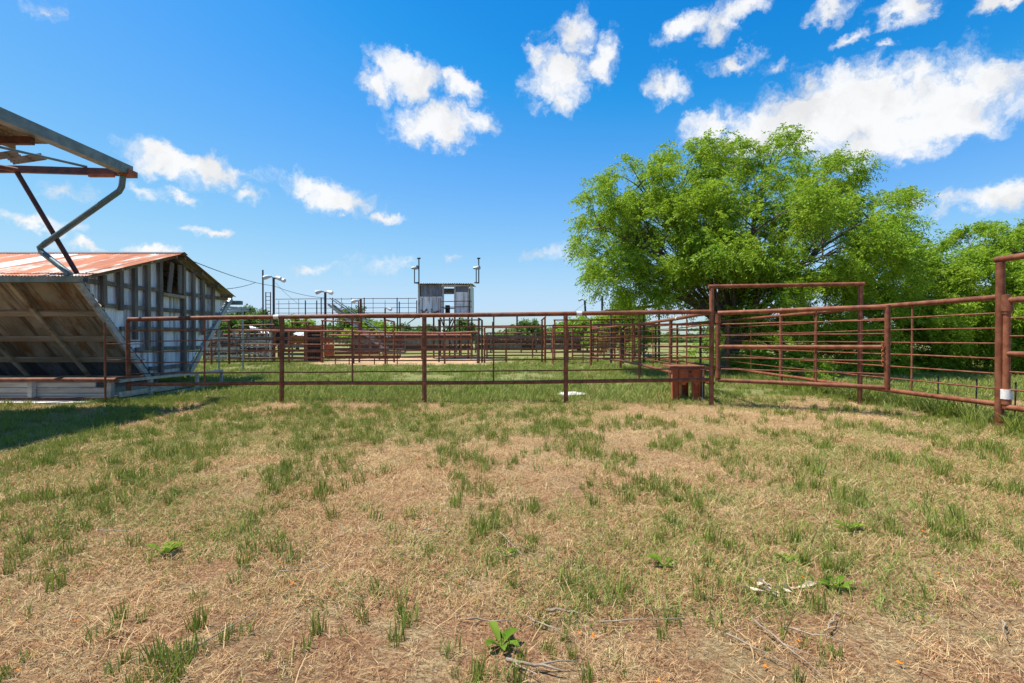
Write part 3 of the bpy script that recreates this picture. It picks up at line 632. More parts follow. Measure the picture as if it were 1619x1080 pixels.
# bucking chute: black interior sheet, dark panel, red plates, boards
ch = thing('bucking_chute', (XD(480, 25.4), 25.4, 0), 'rusty bucking chute with blackened barred gate and orange-red plates', 'chute')
D = 25.4
box('dark_interior_sheet', (XD(487, D), D, ZD(572, D)), (XD(508, D), D + .06, ZD(521, D)), 'black', ch)  # black sheet behind the bars stands in for the dark interior
for px in (486, 509.5): tube('post', [(XD(px, D), D - .08, -.1), (XD(px, D), D - .08, ZD(515, D))], .06, 'rust_pipe', ch)
for k in range(7): tube('bar', [(XD(489 + k * 2.9, D), D - .05, ZD(572, D)), (XD(489 + k * 2.9, D), D - .05, ZD(522, D))], .02, 'dark_steel', ch, 6)
for py in (530, 539, 548, 557, 566): tube('rail', [(XD(486, D), D - .1, ZD(py, D)), (XD(510, D), D - .1, ZD(py, D))], .02, 'rust_pipe', ch, 6)
bar('head_beam', (XD(483, D), D, ZD(516, D)), (XD(510, D), D, ZD(516, D)), .12, .10, 'rust_bright', ch)
for (a, c) in ((534.5, 542), (543.5, 552), (553.5, 563)): box('red_plate', (XD(512, D), D, ZD(c, D)), (XD(528, D), D + .04, ZD(a, D)), 'rust_bright', ch)
box('dark_panel', (XD(432, D), D + .3, ZD(545, D)), (XD(456, D), D + .36, ZD(523, D)), 'black', ch)
for py in (533, 541): bar('red_beam', (XD(458, D), D, ZD(py, D)), (XD(484, D), D, ZD(py - .5, D)), .06, .12, 'rust_bright', ch)
for py in (548, 554, 560, 566): bar('board', (XD(447, D), D + .1, ZD(py, D)), (XD(483, D), D + .1, ZD(py + random.uniform(-.6, .6), D)), .04, .13, 'wood', ch)
for px in (428, 434, 456.5, 482): tube('post', [(XD(px, D), D, -.1), (XD(px, D), D, ZD(519, D))], .05, 'wood_pale' if px in (428,) else 'rust_pipe', ch)
for py in (520, 524): bar('red_beam', (XD(426, D), D - .06, ZD(py, D)), (XD(512, D), D - .06, ZD(py, D)), .06, .07, 'rust_bright', ch)
for (x0, x1) in ((529, 556), (557, 600), (604, 640)):
    for py in (540, 546, 552, 558): bar('board', (XD(x0, 27.5), 27.5, ZD(py, 27.5)), (XD(x1, 27.5), 27.5, ZD(py + random.uniform(-.8, .8), 27.5)), .05, .11, 'rust_dark' if random.random() < .6 else 'wood', ch)

# grey wooden pens
wp = thing('wooden_pen', (XD(375, 27), 27, 0), 'tumbledown pens of weathered grey boards and sticks beside the barn', 'pen')
for (px0, px1, D) in ((326, 380, 25.2), (376, 432, 25.6), (330, 430, 27.6), (322, 372, 28.6)):
    n = int((px1 - px0) / 9)
    for i in range(n + 1):
        px = px0 + (px1 - px0) * i / n + random.uniform(-1.5, 1.5)
        bar('stake', (XD(px, D), D, -.1), (XD(px + random.uniform(-1, 1), D), D, ZD(random.uniform(524, 533), D)), random.uniform(.05, .1), .06, 'wood_pale' if i % 4 == 1 else 'wood', wp, up=(0, 1, 0))
    for py in np.arange(534, 568, 4.2):
        bar('board', (XD(px0, D), D - .05, ZD(py + random.uniform(-1.2, 1.2), D)), (XD(px1, D), D - .05, ZD(py + random.uniform(-1.2, 1.2), D)), .04, random.uniform(.06, .12), random.choice(['wood', 'wood_flat', 'wood', 'wood_pale', 'rust_dark']), wp)
for i in range(10):
    px = random.uniform(328, 425); D = random.uniform(24.8, 25.2); dx = random.uniform(-14, 14)
    bar('loose_stick', (XD(px, D), D, ZD(random.uniform(555, 570), D)), (XD(px + dx, D), D + .1, ZD(random.uniform(520, 540), D)), .04, .04, 'wood', wp, up=(0, 1, 0))
o = corr('roof_sheet', P(396, 520, 29), P(428, 530, 29.4) - P(396, 520, 29), Vector((-1.2, 2.2, .25)), 1, 'roof_white', None, amp=.02, pitch=.15)
tag(o, 'sheet of white roofing metal lying on the grey wooden pens', 'roofing sheet')
o = corr('roof_sheet', P(463, 528, 28), P(481, 533, 28.2) - P(463, 528, 28), Vector((-.4, 1.8, .2)), 1, 'roof_white', None, amp=.02, pitch=.15)
tag(o, 'small pale roofing sheet lying behind the blackened chute', 'roofing sheet')

# catwalk with railing
cw = thing('catwalk', (XD(540, 31), 31, 0), 'raised steel catwalk with a tall open railing leading to the tower', 'catwalk')
D = 31.0
for py in (472.5, 480, 487, 494.5): tube('rail', wob((XD(436, D), D, ZD(py + .6, D)), (XD(659, D), D, ZD(py - .6, D)), 8, .01), .022 if py < 473 else .016, 'dark_steel', cw, 6)
for px in (441, 457, 472.5, 483, 501, 508, 526, 540, 556, 567, 576, 590, 609, 628, 631.5, 646, 659): tube('railing_post', [(XD(px, D), D, ZD(502, D)), (XD(px, D), D, ZD(471 + 4 * (px % 2), D))], .034 if px in (483, 501, 508, 526, 567, 576, 628, 631.5, 659) else .014, 'dark_steel', cw, 6)
for k, y0 in enumerate((31.05, 31.40, 31.75)): bar('deck_plank', (XD(434, 31), y0, ZD(501.5, D)), (XD(660, 31), y0, ZD(501.5, D)), .30, .06, 'wood', cw)
bar('edge_beam', (XD(434, 31), 30.9, ZD(502.5, D)), (XD(662, 31), 30.9, ZD(501.5, D)), .05, .12, 'rust_dark', cw)
for px in (441, 483, 526, 571, 607, 628, 632): tube('leg', [(XD(px, D), D + .1, -.2), (XD(px, D), D + .1, ZD(503, D))], .045, 'rust_dark', cw)
tube('brace', [P(644, 512, 30.9), P(657, 503, 30.9)], .03, 'dark_steel', cw, 6)
# stairs
sw = thing('staircase', (XD(600, 29.5), 29.5, 0), 'grey steel staircase climbing to the catwalk railing', 'staircase')
a, c = P(519, 481, 29.6), P(606, 551, 29.6)
for dy in (0, .8):
    bar('stringer', a + Vector((0, dy, 0)), c + Vector((0, dy, 0)), .05, .14, 'wood_pale', sw); tube('handrail', [a + Vector((.1, dy, .35)), c + Vector((.25, dy, .65))], .03, 'galv', sw)
for k in range(11):
    p = a.lerp(c, (k + .5) / 11); bar('tread', p, p + Vector((0, .8, 0)), .22, .04, 'wood', sw)
for t in (.2, .45, .7): tube('baluster', [a.lerp(c, t), a.lerp(c, t) + Vector((.2, 0, .6))], .022, 'galv', sw, 6)
for dy in (0, .8): tube('leg', [(c.x, c.y + dy, -.1), (c.x, c.y + dy, c.z)], .03, 'rust_dark', sw)
# ladder
ld = thing('ladder', (XD(424.5, 30), 30, 0), 'upright steel ladder between tall pole and lamp pole', 'ladder')
for px in (420.5, 428): tube('side', [(XD(px, 30), 30, -.1), (XD(px, 30), 30, ZD(462, 30))], .03, 'dark_steel', ld)
for py in range(463, 560, 6): tube('rung', [P(420.5, py, 30), P(428, py, 30)], .018, 'dark_steel', ld, 6)

# announcer's tower
D = 30.0; tw = thing('announcer_tower', (XD(705, D), D + 1.2, 0), 'weathered white corrugated announcer booth raised on steel legs', 'tower')
xa, xb, zf, zr = XD(661, D), XD(744, D), ZD(497, D), ZD(449.5, D); dep = 2.6
def wallsheets(y, px0, px1, py0, py1, mt, amp=.012, nrm=1):
    n = max(1, round((px1 - px0) / 17)); 
    for i in range(n):
        p0 = px0 + (px1 - px0) * i / n; p1 = px0 + (px1 - px0) * (i + 1) / n
        corr('wall_sheet', (XD(p0, D), y - .006 * (i % 2), ZD(py1, D)), (XD(p1, D) - XD(p0, D) + .02, 0, 0), (0, 0, ZD(py0, D) - ZD(py1, D)), 1, mt, tw, amp=amp, pitch=.11)
wallsheets(D, 666, 701, 450, 470, 'tower_dark'); wallsheets(D - .015, 664, 701, 469, 496.5, 'tower_wall')
wallsheets(D, 719.5, 740, 450, 463, 'tower_dark'); wallsheets(D - .015, 719.5, 740, 462, 496.5, 'tower_wall')
for px in (662.5, 701, 719.5, 741): bar('corner_post', (XD(px, D), D - .05, zf), (XD(px, D), D - .05, zr), .09, .07, 'wood_pale', tw, up=(0, 1, 0))
bar('lintel', (XD(698, D), D - .06, ZD(452, D)), (XD(742, D), D - .06, ZD(452, D)), .06, .10, 'wood_pale', tw)
bar('window_rail', (XD(701, D), D - .03, ZD(463.5, D)), (XD(720, D), D - .03, ZD(463.5, D)), .04, .05, 'wood', tw)
# back wall with an opening in line, side walls
Yb = D + dep
def backx(px): return XD(px, D) 
for (xs0, xs1, z0, z1) in ((xa, XD(690, D), zf, zr), (XD(722, D), xb, zf, zr), (XD(690, D), XD(722, D), ZD(462, D) + .10, zr)):
    corr('back_sheet', (xs0, Yb, z0), (xs1 - xs0, 0, 0), (0, 0, z1 - z0), 1, 'tower_wall', tw, amp=.012, pitch=.11)
bar('back_rail', (XD(688, D), Yb, ZD(484, D)), (XD(724, D), Yb, ZD(484, D)), .05, .06, 'wood', tw)
for i in range(4):
    y0 = D + dep * i / 4
    corr('side_sheet', (xb - .02, y0, zf), (0, dep / 4 + .02, 0), (0, 0, zr - zf), 1, 'tower_wall', tw, amp=.012, pitch=.11); corr('side_sheet', (xa + .02, y0, zf), (0, dep / 4 + .02, 0), (0, 0, zr - zf), 1, 'tower_wall', tw, amp=.012, pitch=.11)
for i in range(5):
    u0 = xa - .1 + (xb - xa + .2) * i / 5
    corr('roof_sheet', (u0, D - .22, zr + .02 + .006 * (i % 2)), ((xb - xa + .2) / 5 + .03, 0, 0), (0, dep + .45, .10), 1, 'sheet_brown', tw, amp=.022, pitch=.13)
box('cabinet', (XD(703, D), D + .3, zf), (XD(709, D), D + .8, ZD(482, D)), 'black', tw)
for k in range(5): box('deck_plank', (xa - .1, D - .9 + k * .72, zf - .07), (xb + .2, D - .9 + k * .72 + .69, zf - .01), 'wood', tw)
bar('deck_beam', (XD(655, D), D - .95, zf - .10), (XD(748, D), D - .95, zf - .07), .08, .16, 'rust_bright', tw)
for (y0, y1) in ((476, 476), (485, 485)): tube('railing', [P(697, y0 + 1, 29.1), P(742, y1, 29.1), (xb + .03, D + .3, ZD(y1, D))], .028, 'rust_pipe', tw, 6)
for px in (667.5, 694, 697, 742): tube('railing_post', [P(px, 499, 29.1), P(px, 471 if px < 700 else 475, 29.1)], .026, 'rust_dark', tw, 6)
for px in (687, 703, 720, 741):
    tube('leg', [(XD(px, D), D - .3, -.2), (XD(px, D), D - .3, zf - .1)], .05, 'rust_dark', tw); tube('leg', [(XD(px, D), D + dep - .2, -.2), (XD(px, D), D + dep - .2, zf - .1)], .05, 'rust_dark', tw)
for (a0, a1) in (((697, 503), (706, 530)), ((716, 503), (703, 530)), ((719, 505), (706, 533)), ((706, 530), (719, 556))): tube('brace', [P(*a0, D - .35), P(*a1, D - .35)], .035, 'dark_steel', tw, 6)
# heap of torn boards on the deck before the booth
for i in range(16):
    px = random.uniform(667, 692); q = P(px, 497, 29.35); an = random.uniform(-1.2, 1.2); ln = random.uniform(.2, .6)
    bar('torn_board', q, q + Vector((math.sin(an) * ln, random.uniform(-.1, .1), abs(math.cos(an)) * ln * .6)), .09, .02, random.choice(['wood', 'wood_pale', 'rust_dark']), tw, up=(0, 1, 0))
# lamps and mast arms on the booth
for (arm, pole, lamp, ptop) in (((655, 662.5), 662.5, 655.5, 409), ((757, 750), 757, 753, 409)):
    tube('mast_arm', [P(arm[0], 447.5, D), P(arm[1], 447, D)], .04, 'dark_steel', tw); tube('mast', [P(pole, 448, D), P(pole, ptop, D)], .035, 'dark_steel', tw)
    tube('mast', [P(lamp, 448, D), P(lamp, 425, D)], .03, 'dark_steel', tw); bar('mast_cap', P(pole - 2.5, ptop, D), P(pole + 2.5, ptop - .5, D), .1, .07, 'dark_steel', tw)
    lv = P(lamp, 424, D); tube('flood_lamp', [lv + Vector((-.16, 0, 0)), lv + Vector((.05, -.05, 0)), lv + Vector((.2, -.12, .03))], [.07, .10, .13], 'galv', tw, 10)

# lamp poles, each its own
def lamp_pole(label, px, ptop, D, heads, r=.06, lean=0.0, name='lamp_pole', cat='lamp pole', mat='rust_dark'):
    b = Vector((XD(px, D), D, 0)); root = thing(name, b, label, cat); t = P(px + lean, ptop, D)
    tube('pole', [(b.x, b.y, -.3), t], r, mat, root)
    for (dx, dz, s) in heads:
        h = t + Vector((dx, -.05, dz)); lm_ = tube('lamp', [h, h + Vector((s * .10, -.03, .0)), h + Vector((s * .26, -.12, -.06)), h + Vector((s * .36, -.16, -.10))], [.05, .085, .12, .11], 'lamp_white', root, 10)
        bar('bracket', t + Vector((0, 0, -.05)), h, .04, .04, 'dark_steel', lm_)
    return root
lamp_pole('bare tall dark pole beside the steel ladder', 416, 427, 29, (), r=.045, name='pole', cat='pole', mat='dark_steel')
lamp_pole('dark lamp pole with two white floodlights next to the ladder', 433, 439, 28, ((.12, 0, 1), (-.1, .05, -1), (.33, -.1, 1)), r=.065)
lamp_pole('lamp pole with two white floodlights above the catwalk railing', 514.5, 462, 29, ((.10, .02, 1), (-.12, .04, -1)), r=.07)
lamp_pole('short lamp pole with one small floodlight before the tower', 609, 487.5, 34, ((.1, 0, 1),), r=.05)
lamp_pole('rust-red post with white cap beside the catwalk', 570.5, 473, 29.5, ((-.1, -.08, -1),), r=.07, mat='rust_pipe')
lamp_pole('far lamp pole above the green tree beyond the arena', 817.5, 496, 55, ((-.15, .05, -1),), r=.09, mat='dark_steel')
lamp_pole('leaning lamp pole beyond the slack pen gate', 929, 475, 45, ((-.2, .08, -1),), r=.09, lean=-4.5, mat='dark_steel')
lamp_pole('straight lamp pole standing by the lime-green tree', 952, 468, 42, ((-.2, .1, -1),), r=.09, mat='dark_steel')
lamp_pole('thin dark pole in the far arena behind the tower', 779, 509, 45, (), r=.06, name='pole', cat='pole', mat='dark_steel')
# wires
def wire(label, pts, sag, r=.012):
    out = []
    for a, b in zip(pts[:-1], pts[1:]):
        for i in range(13 if b is pts[-1] else 12):
            t = i / 12; p = a.lerp(b, t); out.append(p - Vector((0, 0, sag * 4 * t * (1 - t))))
    tag(tube('cable', out, r, 'cable', None, 5), label, 'cable')
wire('black cable from the barn ridge to the floodlight pole', [P(290, 407, 13.0), P(433, 452, 28), P(514, 471, 29)], .12)
wire('black cable joining the ridge cable from behind the barn', [P(345, 458, 16.3), P(404, 447, 24.5)], .06)
wire('thin cable drooping from the floodlight pole to the catwalk', [P(436, 447, 28), P(470, 479, 31)], .06, .008)
wire('thin cable between the two far lamp poles', [P(926, 478, 45), P(952, 472, 42)], .25, .012)
wire('thin cable falling from the leaning lamp pole', [P(925, 479, 45), P(898, 499, 52)], .05, .012)

# low shed roof in the alley
ls = thing('shade_shed', (XD(1000, 24), 24, 0), 'low dark shed roof on thin posts in the shaded alley', 'shed')
a, c = P(960, 490, 23.5), P(1045, 481.5, 23.5)
for k in range(3):
    q0, q1 = a.lerp(c, k / 3), a.lerp(c, (k + 1) / 3)
    corr('roof_sheet', q0 + Vector((0, 0, .006 * k)), q1 - q0, Vector((0, 2.6, .05)), 1, 'sheet_grey', ls, amp=.02, pitch=.12)
bar('fascia', a - Vector((0, .03, .05)), c - Vector((0, .03, .05)), .05, .11, 'rust_dark', ls)
for (px, py) in ((966, 489), (985, 487), (1018, 484), (1042, 482)): tube('post', [(XD(px, 23.7), 23.7, -.1), (XD(px, 23.7), 23.7, ZD(py + 1, 23.7))], .05, 'dark_steel', ls)

# arena barrier and boards beyond
ab = thing('arena_barrier', (XD(840, 40), 40, 0), 'long dark arena barrier with brown boards above it', 'barrier')
for k in range(7):
    x0, x1 = XD(752 + k * 24, 40), XD(775.4 + k * 24, 40)
    box('dark_panel', (x0, 40, ZD(553, 40)), (x1, 40.06, ZD(545, 40)), 'sheet_grey' if k % 3 else 'black', ab); box('brown_board', (x0, 40.02, ZD(543.5, 40)), (x1, 40.08, ZD(537, 40)), 'rust_dark', ab)
    box('brown_board', (x0, 40.02, ZD(535.5, 40)), (x1, 40.08, ZD(530, 40)), 'wood', ab); bar('post', (x0, 39.95, -.1), (x0, 39.95, ZD(528, 40)), .12, .1, 'wood', ab, up=(0, 1, 0))
ab2 = thing('arena_barrier', (XD(660, 41), 41, 0), 'brown board arena wall behind the tower legs', 'barrier')
for k in range(7):
    x0, x1 = XD(560 + k * 27, 41), XD(586 + k * 27, 41)
    for (p0, p1, mt) in ((546, 552, 'rust_dark'), (538, 544, 'wood'), (531, 536, 'rust_dark')): box('board', (x0, 41, ZD(p1, 41)), (x1, 41.06, ZD(p0, 41)), mt, ab2)
    bar('post', (x0, 40.95, -.1), (x0, 40.95, ZD(529, 41)), .12, .1, 'wood', ab2, up=(0, 1, 0))

# ---------------------------------------------------------------- trees
def unit(v): return v / np.maximum(np.linalg.norm(v, axis=-1, keepdims=True), 1e-9)
def leaf_mesh(name, cen, outw, mat, parent, twigs=3, per=8, tl=(.25, .55), droop=.28, ll=(.075, .13), lw=.017, seed=1):
    g = np.random.default_rng(seed); N = len(cen); off = np.array(origin(parent))
    d = unit(outw[:, None, :] * .75 + g.normal(0, .55, (N, twigs, 3)) + np.array([0, 0, .15])); ln = g.uniform(*tl, (N, twigs, 1))
    t = np.linspace(.1, 1, per)[None, None, :, None]
    p = cen[:, None, None, :] + d[:, :, None, :] * ln[:, :, None, :] * t + np.array([0, 0, -1.0]) * droop * (t ** 2) * ln[:, :, None, :] * 1.6
    p = np.repeat(p[:, :, :, None, :], 2, 3); sh = p.shape[:-1]
    side = unit(np.cross(np.broadcast_to(d[:, :, None, None, :], p.shape), np.array([0, 0, 1.0]))) * np.array([1, -1])[None, None, None, :, None]
    ld = unit(side * .8 + d[:, :, None, None, :] * .35 + np.array([0, 0, -.55]) + g.normal(0, .35, p.shape))
    L = g.uniform(*ll, sh)[..., None]; wv = unit(np.cross(ld, g.normal(0, 1, p.shape))) * lw * g.uniform(.7, 1.3, sh)[..., None]
    p = p + g.normal(0, .015, p.shape)
    q = np.stack([p, p + ld * L * .5 + wv, p + ld * L, p + ld * L * .5 - wv], -2).reshape(-1, 4, 3) - off
    n = len(q); me = bpy.data.meshes.new(name); me.vertices.add(n * 4); me.vertices.foreach_set('co', q.reshape(-1).astype(np.float32))
    me.loops.add(n * 4); me.loops.foreach_set('vertex_index', np.arange(n * 4, dtype=np.int32))
    me.polygons.add(n); me.polygons.foreach_set('loop_start', np.arange(0, n * 4, 4, dtype=np.int32)); me.polygons.foreach_set('loop_total', np.full(n, 4, np.int32))
    me.update(); tint = np.repeat(np.repeat(g.random(N), n // N) * .6 + g.random(n) * .4, 4)
    at = me.attributes.new('tint', 'FLOAT', 'POINT'); at.data.foreach_set('value', tint.astype(np.float32))
    me.materials.append(M[mat]); o = bpy.data.objects.new(name, me); C.objects.link(o); o.parent = parent; return o
def limb_pts(a, b, k, bend, g):
    a, b = Vector(a), Vector(b); d = b - a; out = []
    ph = Vector(g.normal(0, 1, 3)); ph = (ph - d * (ph.dot(d) / max(d.length_squared, 1e-6))); ph = ph.normalized() if ph.length > 1e-6 else Vector((1, 0, 0))
    for i in range(k + 1):
        t = i / k; out.append(a + d * t + ph * (bend * d.length * math.sin(math.pi * t)) + Vector((0, 0, 1)) * (.10 * d.length * math.sin(math.pi * t)))
    return out
def tree(name, label, base, lobes, sprays, mat='leaf', cat='tree', group=None, trunk_r=.2, fork=1.3, seed=1, twig_kw={}, sub=12, stems=1):
    """lobes: (x, y, z, rx, ry, rz, share). Limbs run from the fork to each lobe; sprays of small leaves fill the lobes."""
    g = np.random.default_rng(seed); root = thing(name, (base[0], base[1], 0), label, cat, group)
    bv = Vector((base[0], base[1], 0)); parts = []; fk = bv + Vector((g.normal(0, .1), g.normal(0, .1), fork))
    for s in range(stems):
        o = Vector((g.normal(0, .12), g.normal(0, .12), 0)) * (s > 0)
        parts.append(tube_geo([bv + o + Vector((0, 0, -.2)), bv + o + Vector((.03, 0, fork * .35)), fk + o * 2], [trunk_r * 1.35, trunk_r * 1.05, trunk_r * .85], 9))
    cen, outw = [], []; tot = sum(l[6] for l in lobes)
    for (x, y, z, rx, ry, rz, share) in lobes:
        c = Vector((x, y, z)); lr = trunk_r * .42
        lp = limb_pts(fk - Vector((0, 0, .15)), c - Vector((0, 0, rz * .25)), 6, g.uniform(-.10, .10), g)
        parts.append(tube_geo(lp, [lr * (1 - .13 * i) for i in range(7)], 7))
        n = int(sprays * share / tot); u = unit(g.normal(0, 1, (n, 3))); r = g.uniform(.12, 1.0, (n, 1)) ** .48
        # clumps: sprays gather round sub-branch ends, so gaps and dark pockets stay between them
        ends = unit(g.normal(0, 1, (sub, 3))) * (g.uniform(.35, 1, (sub, 1)) ** .5)
        k = g.integers(0, sub, n); loc = np.where((g.random((n, 1)) < .86), ends[k] + u * r * .29, u * r)
        bump = 1 + .12 * np.sin(loc[:, :1] * 5 + x) + .1 * np.sin(loc[:, 2:3] * 6 + y)
        w_ = np.array([x, y, z]) + loc * np.array([rx, ry, rz]) * bump; keep = w_[:, 2] > .12
        cen.append(w_[keep]); outw.append(unit(loc * np.array([1, 1, .8]) + np.array([0, 0, -.08]))[keep])
        for e in ends:
            q = c + Vector((e[0] * rx, e[1] * ry, e[2] * rz)) * .93; s0 = lp[int(g.integers(2, 7))]
            parts.append(tube_geo(limb_pts(s0, q, 4, g.uniform(-.12, .12), g), [lr * .27, lr * .21, lr * .16, lr * .11, lr * .05], 5, False))
    V, F = merge(parts); mesh_obj('trunk', V, F, M['bark'], root, True)
    leaf_mesh('crown', np.concatenate(cen), np.concatenate(outw), mat, root, seed=seed + 5, **twig_kw); return root
def lob(px, py, rx, ry, D, share=None, depth=None):
    k = D / FPX; rX, rZ = rx * k, ry * k; dpt = depth if depth else .8 * (rX + rZ) / 1.0
    return ((px - CX) * k, D, CAM_H + (HY - py) * k, rX, min(dpt, 2.4), rZ, share if share else rx * ry)
T1 = 18.0
tree('mesquite_tree', 'large spreading bright green mesquite tree behind the tall gateway', (XD(1150, T1), T1),
  [lob(950, 348, 52, 52, 17.3), lob(1003, 292, 52, 42, 17.6), lob(1022, 370, 62, 66, 16.9), lob(968, 425, 46, 46, 17.2), lob(1075, 290, 62, 62, 18.2),
   lob(1100, 375, 80, 70, 16.6), lob(1135, 268, 52, 34, 18.6), lob(1213, 262, 52, 40, 18.4), lob(1195, 345, 92, 80, 16.4), lob(1300, 285, 44, 46, 18.8),
   lob(1300, 385, 92, 84, 16.8), lob(1375, 340, 54, 34, 18.6), lob(1392, 390, 38, 44, 18.2), lob(1045, 448, 60, 42, 17.5), lob(1130, 455, 70, 46, 19.4),
   lob(1235, 465, 80, 60, 17.2), lob(1330, 480, 76, 60, 17.6), lob(1060, 340, 60, 60, 20), lob(1250, 330, 80, 60, 20.3), lob(1240, 560, 85, 34, 20.5), lob(1160, 540, 60, 40, 22.5), lob(1340, 565, 70, 32, 20.0)],
  7400, trunk_r=.26, fork=1.25, seed=3, sub=14, stems=2)
tree('mesquite_tree', 'bushy mesquite tree with many upright stems beyond the weedy fence', (XD(1495, 19), 19),
  [lob(1425, 462, 50, 56, 18.4), lob(1478, 425, 38, 38, 19), lob(1532, 385, 24, 34, 19.4), lob(1500, 462, 66, 56, 18), lob(1560, 462, 40, 48, 19), lob(1440, 520, 66, 50, 18.2), lob(1530, 525, 60, 46, 18.2), lob(1450, 400, 16, 18, 19.4), lob(1395, 500, 52, 60, 19.4), lob(1430, 572, 60, 26, 19.4), lob(1540, 572, 60, 26, 19.8)],
  3600, trunk_r=.13, fork=.8, seed=9, sub=12, stems=4)
tree('mesquite_tree', 'mesquite tree with lighter crown rising behind the taped gateway post', (XD(1640, 17.5), 17.5),
  [lob(1612, 392, 26, 36, 17.5), lob(1665, 410, 56, 60, 17.5), lob(1600, 460, 52, 56, 17), lob(1660, 490, 66, 60, 17), lob(1605, 535, 52, 40, 17.4), lob(1660, 560, 60, 40, 17.4), lob(1720, 450, 60, 90, 18)],
  2600, trunk_r=.14, fork=.8, seed=21, sub=12, stems=3)
# smaller trees beyond the pens
far_kw = dict(twigs=3, per=5, tl=(.35, .8), droop=.15, ll=(.16, .3), lw=.06)
def far_tree(label, px, py, rx, ry, D, n, mat='leaf_far', seed=1):
    lobes = [lob(px, py, rx * .62, ry * .62, D), lob(px - rx * .5, py + ry * .25, rx * .5, ry * .55, D + .4), lob(px + rx * .5, py + ry * .2, rx * .5, ry * .5, D - .3), lob(px + rx * .1, py - ry * .4, rx * .45, ry * .45, D + .2), lob(px, py + ry * .6, rx * .8, ry * .4, D)]
    tree('tree', label, (XD(px, D), D), lobes, n, mat, trunk_r=.14, fork=1.0, seed=seed, sub=7, twig_kw=far_kw)
for i, a in enumerate((
    ('lime-green tree behind the low shed roof', 985, 512, 46, 36, 36, 700, 'leaf_lime'),
    ('lime-green tree behind the slack pen gate', 915, 519, 34, 20, 44, 420, 'leaf_lime'),
    ('rounded green tree under the far arena lamp pole', 833, 519, 24, 14, 60, 320, 'leaf_far'),
    ('dark green tree showing through the tower legs', 735, 519, 22, 16, 62, 320, 'leaf_far'),
    ('bright green bush behind the staircase foot', 585, 524, 36, 15, 44, 420, 'leaf_lime'),
    ('feathery tree behind the catwalk railing', 556, 509, 24, 24, 48, 380, 'leaf_far'),
    ('small tree below the leaning catwalk brace', 637, 522, 16, 10, 70, 220, 'leaf_far'),
    ('small dark tree just beside the announcer booth legs', 673, 522, 18, 10, 75, 220, 'leaf_far'),
    ('olive tree behind the steel ladder', 415, 514, 34, 22, 44, 460, 'leaf_far'),
    ('olive tree behind the galvanised frame', 350, 515, 44, 22, 46, 520, 'leaf_far'),
    ('green tree behind the blackened chute', 470, 517, 34, 20, 50, 420, 'leaf_lime'),
    ('thin tree tip beyond the barn frame', 385, 500, 16, 18, 50, 200, 'leaf_far'))):
    far_tree(*a, seed=40 + i)
# unbroken brush line along the horizon
g = np.random.default_rng(77); n = 2600; bx = g.uniform(-130, 130, n); byy = 105 + g.uniform(0, 22, n)
cen = np.stack([bx, byy, g.uniform(.2, 1, n) ** .7 * (2.6 + 1.2 * np.sin(bx * .13) + .8 * np.sin(bx * .41 + 1))], -1); cen[:, 2] = np.maximum(cen[:, 2], .25)
o = leaf_mesh('treeline', cen, unit(g.normal(0, 1, (n, 3))), 'leaf_far', None, twigs=3, per=4, tl=(.8, 1.6), droop=.1, ll=(.5, .9), lw=.2, seed=5)
tag(o, 'low dark green brush along the far horizon', kind='stuff')
# shrubs in the shade behind the fence
for i, (lab, px, py, rx, ry, D) in enumerate((('dark leafy shrub at the foot of the large mesquite', 1275, 585, 46, 22, 15.5), ('leafy green shrub between the open gate and mesquite', 1200, 580, 36, 22, 16.5), ('low pale-green shrub beneath the bushy mesquite stems', 1380, 560, 40, 30, 16.8))):
    tree('shrub', lab, (XD(px, D), D), [lob(px, py, rx, ry, D), lob(px - rx * .5, py + 5, rx * .6, ry * .7, D - .2), lob(px + rx * .5, py + 4, rx * .6, ry * .7, D + .2)], 240, 'leaf', cat='shrub', trunk_r=.03, fork=.2, seed=70 + i, sub=8)

# ---------------------------------------------------------------- grass, thatch, twigs
def blade_mesh(name, mat, blades):
    """blades: (base xyz, tip offset xyz, width, tint)"""
    V, F, T = [], [], []
    for (bx_, tip, wd, tn, curl) in blades:
        b_ = Vector(bx_); tp = Vector(tip); s = Vector((-tp.y, tp.x, 0)); s = s.normalized() if s.length > 1e-4 else Vector((1, 0, 0))
        an = random.uniform(0, math.pi); s = (Matrix.Rotation(an, 3, 'Z') @ s) if abs(tp.z) > .5 * tp.length else s
        m_ = b_ + tp * .55 + Vector(curl); e = b_ + tp; k = len(V)
        V += [b_ - s * wd / 2, b_ + s * wd / 2, m_ + s * wd * .42, m_ - s * wd * .42, e + s * wd * .18, e - s * wd * .18]; T += [tn] * 6
        F += [(k, k + 1, k + 2, k + 3), (k + 3, k + 2, k + 4, k + 5)]
    me = bpy.data.meshes.new(name); me.from_pydata(V, [], F); me.update()
    at = me.attributes.new('tint', 'FLOAT', 'POINT'); at.data.foreach_set('value', T); me.materials.append(M[mat]); return me
def rnd(a, b): return random.uniform(a, b)
def upright(n, rad, h, wd, spread=.25, tint=(0, .95)):
    out = []
    for _ in range(n):
        a = rnd(0, 6.28); r = rad * math.sqrt(random.random()); hh = rnd(*h); lx, ly = random.gauss(0, spread) * hh, random.gauss(0, spread) * hh
        out.append(((r * math.cos(a), r * math.sin(a), -.01), (lx, ly, hh), rnd(*wd), rnd(*tint), (-lx * .2, -ly * .2, 0)))
    return out
def lying(n, rad, ln, wd):
    out = []
    for _ in range(n):
        a = rnd(0, 6.28); r = rad * math.sqrt(random.random()); d = rnd(0, 6.28); L = rnd(*ln)
        out.append(((r * math.cos(a), r * math.sin(a), rnd(.0, .02)), (L * math.cos(d), L * math.sin(d), rnd(-.012, .03)), rnd(*wd), rnd(0, 1) ** 2, (rnd(-.02, .02), rnd(-.02, .02), rnd(0, .02))))
    return out
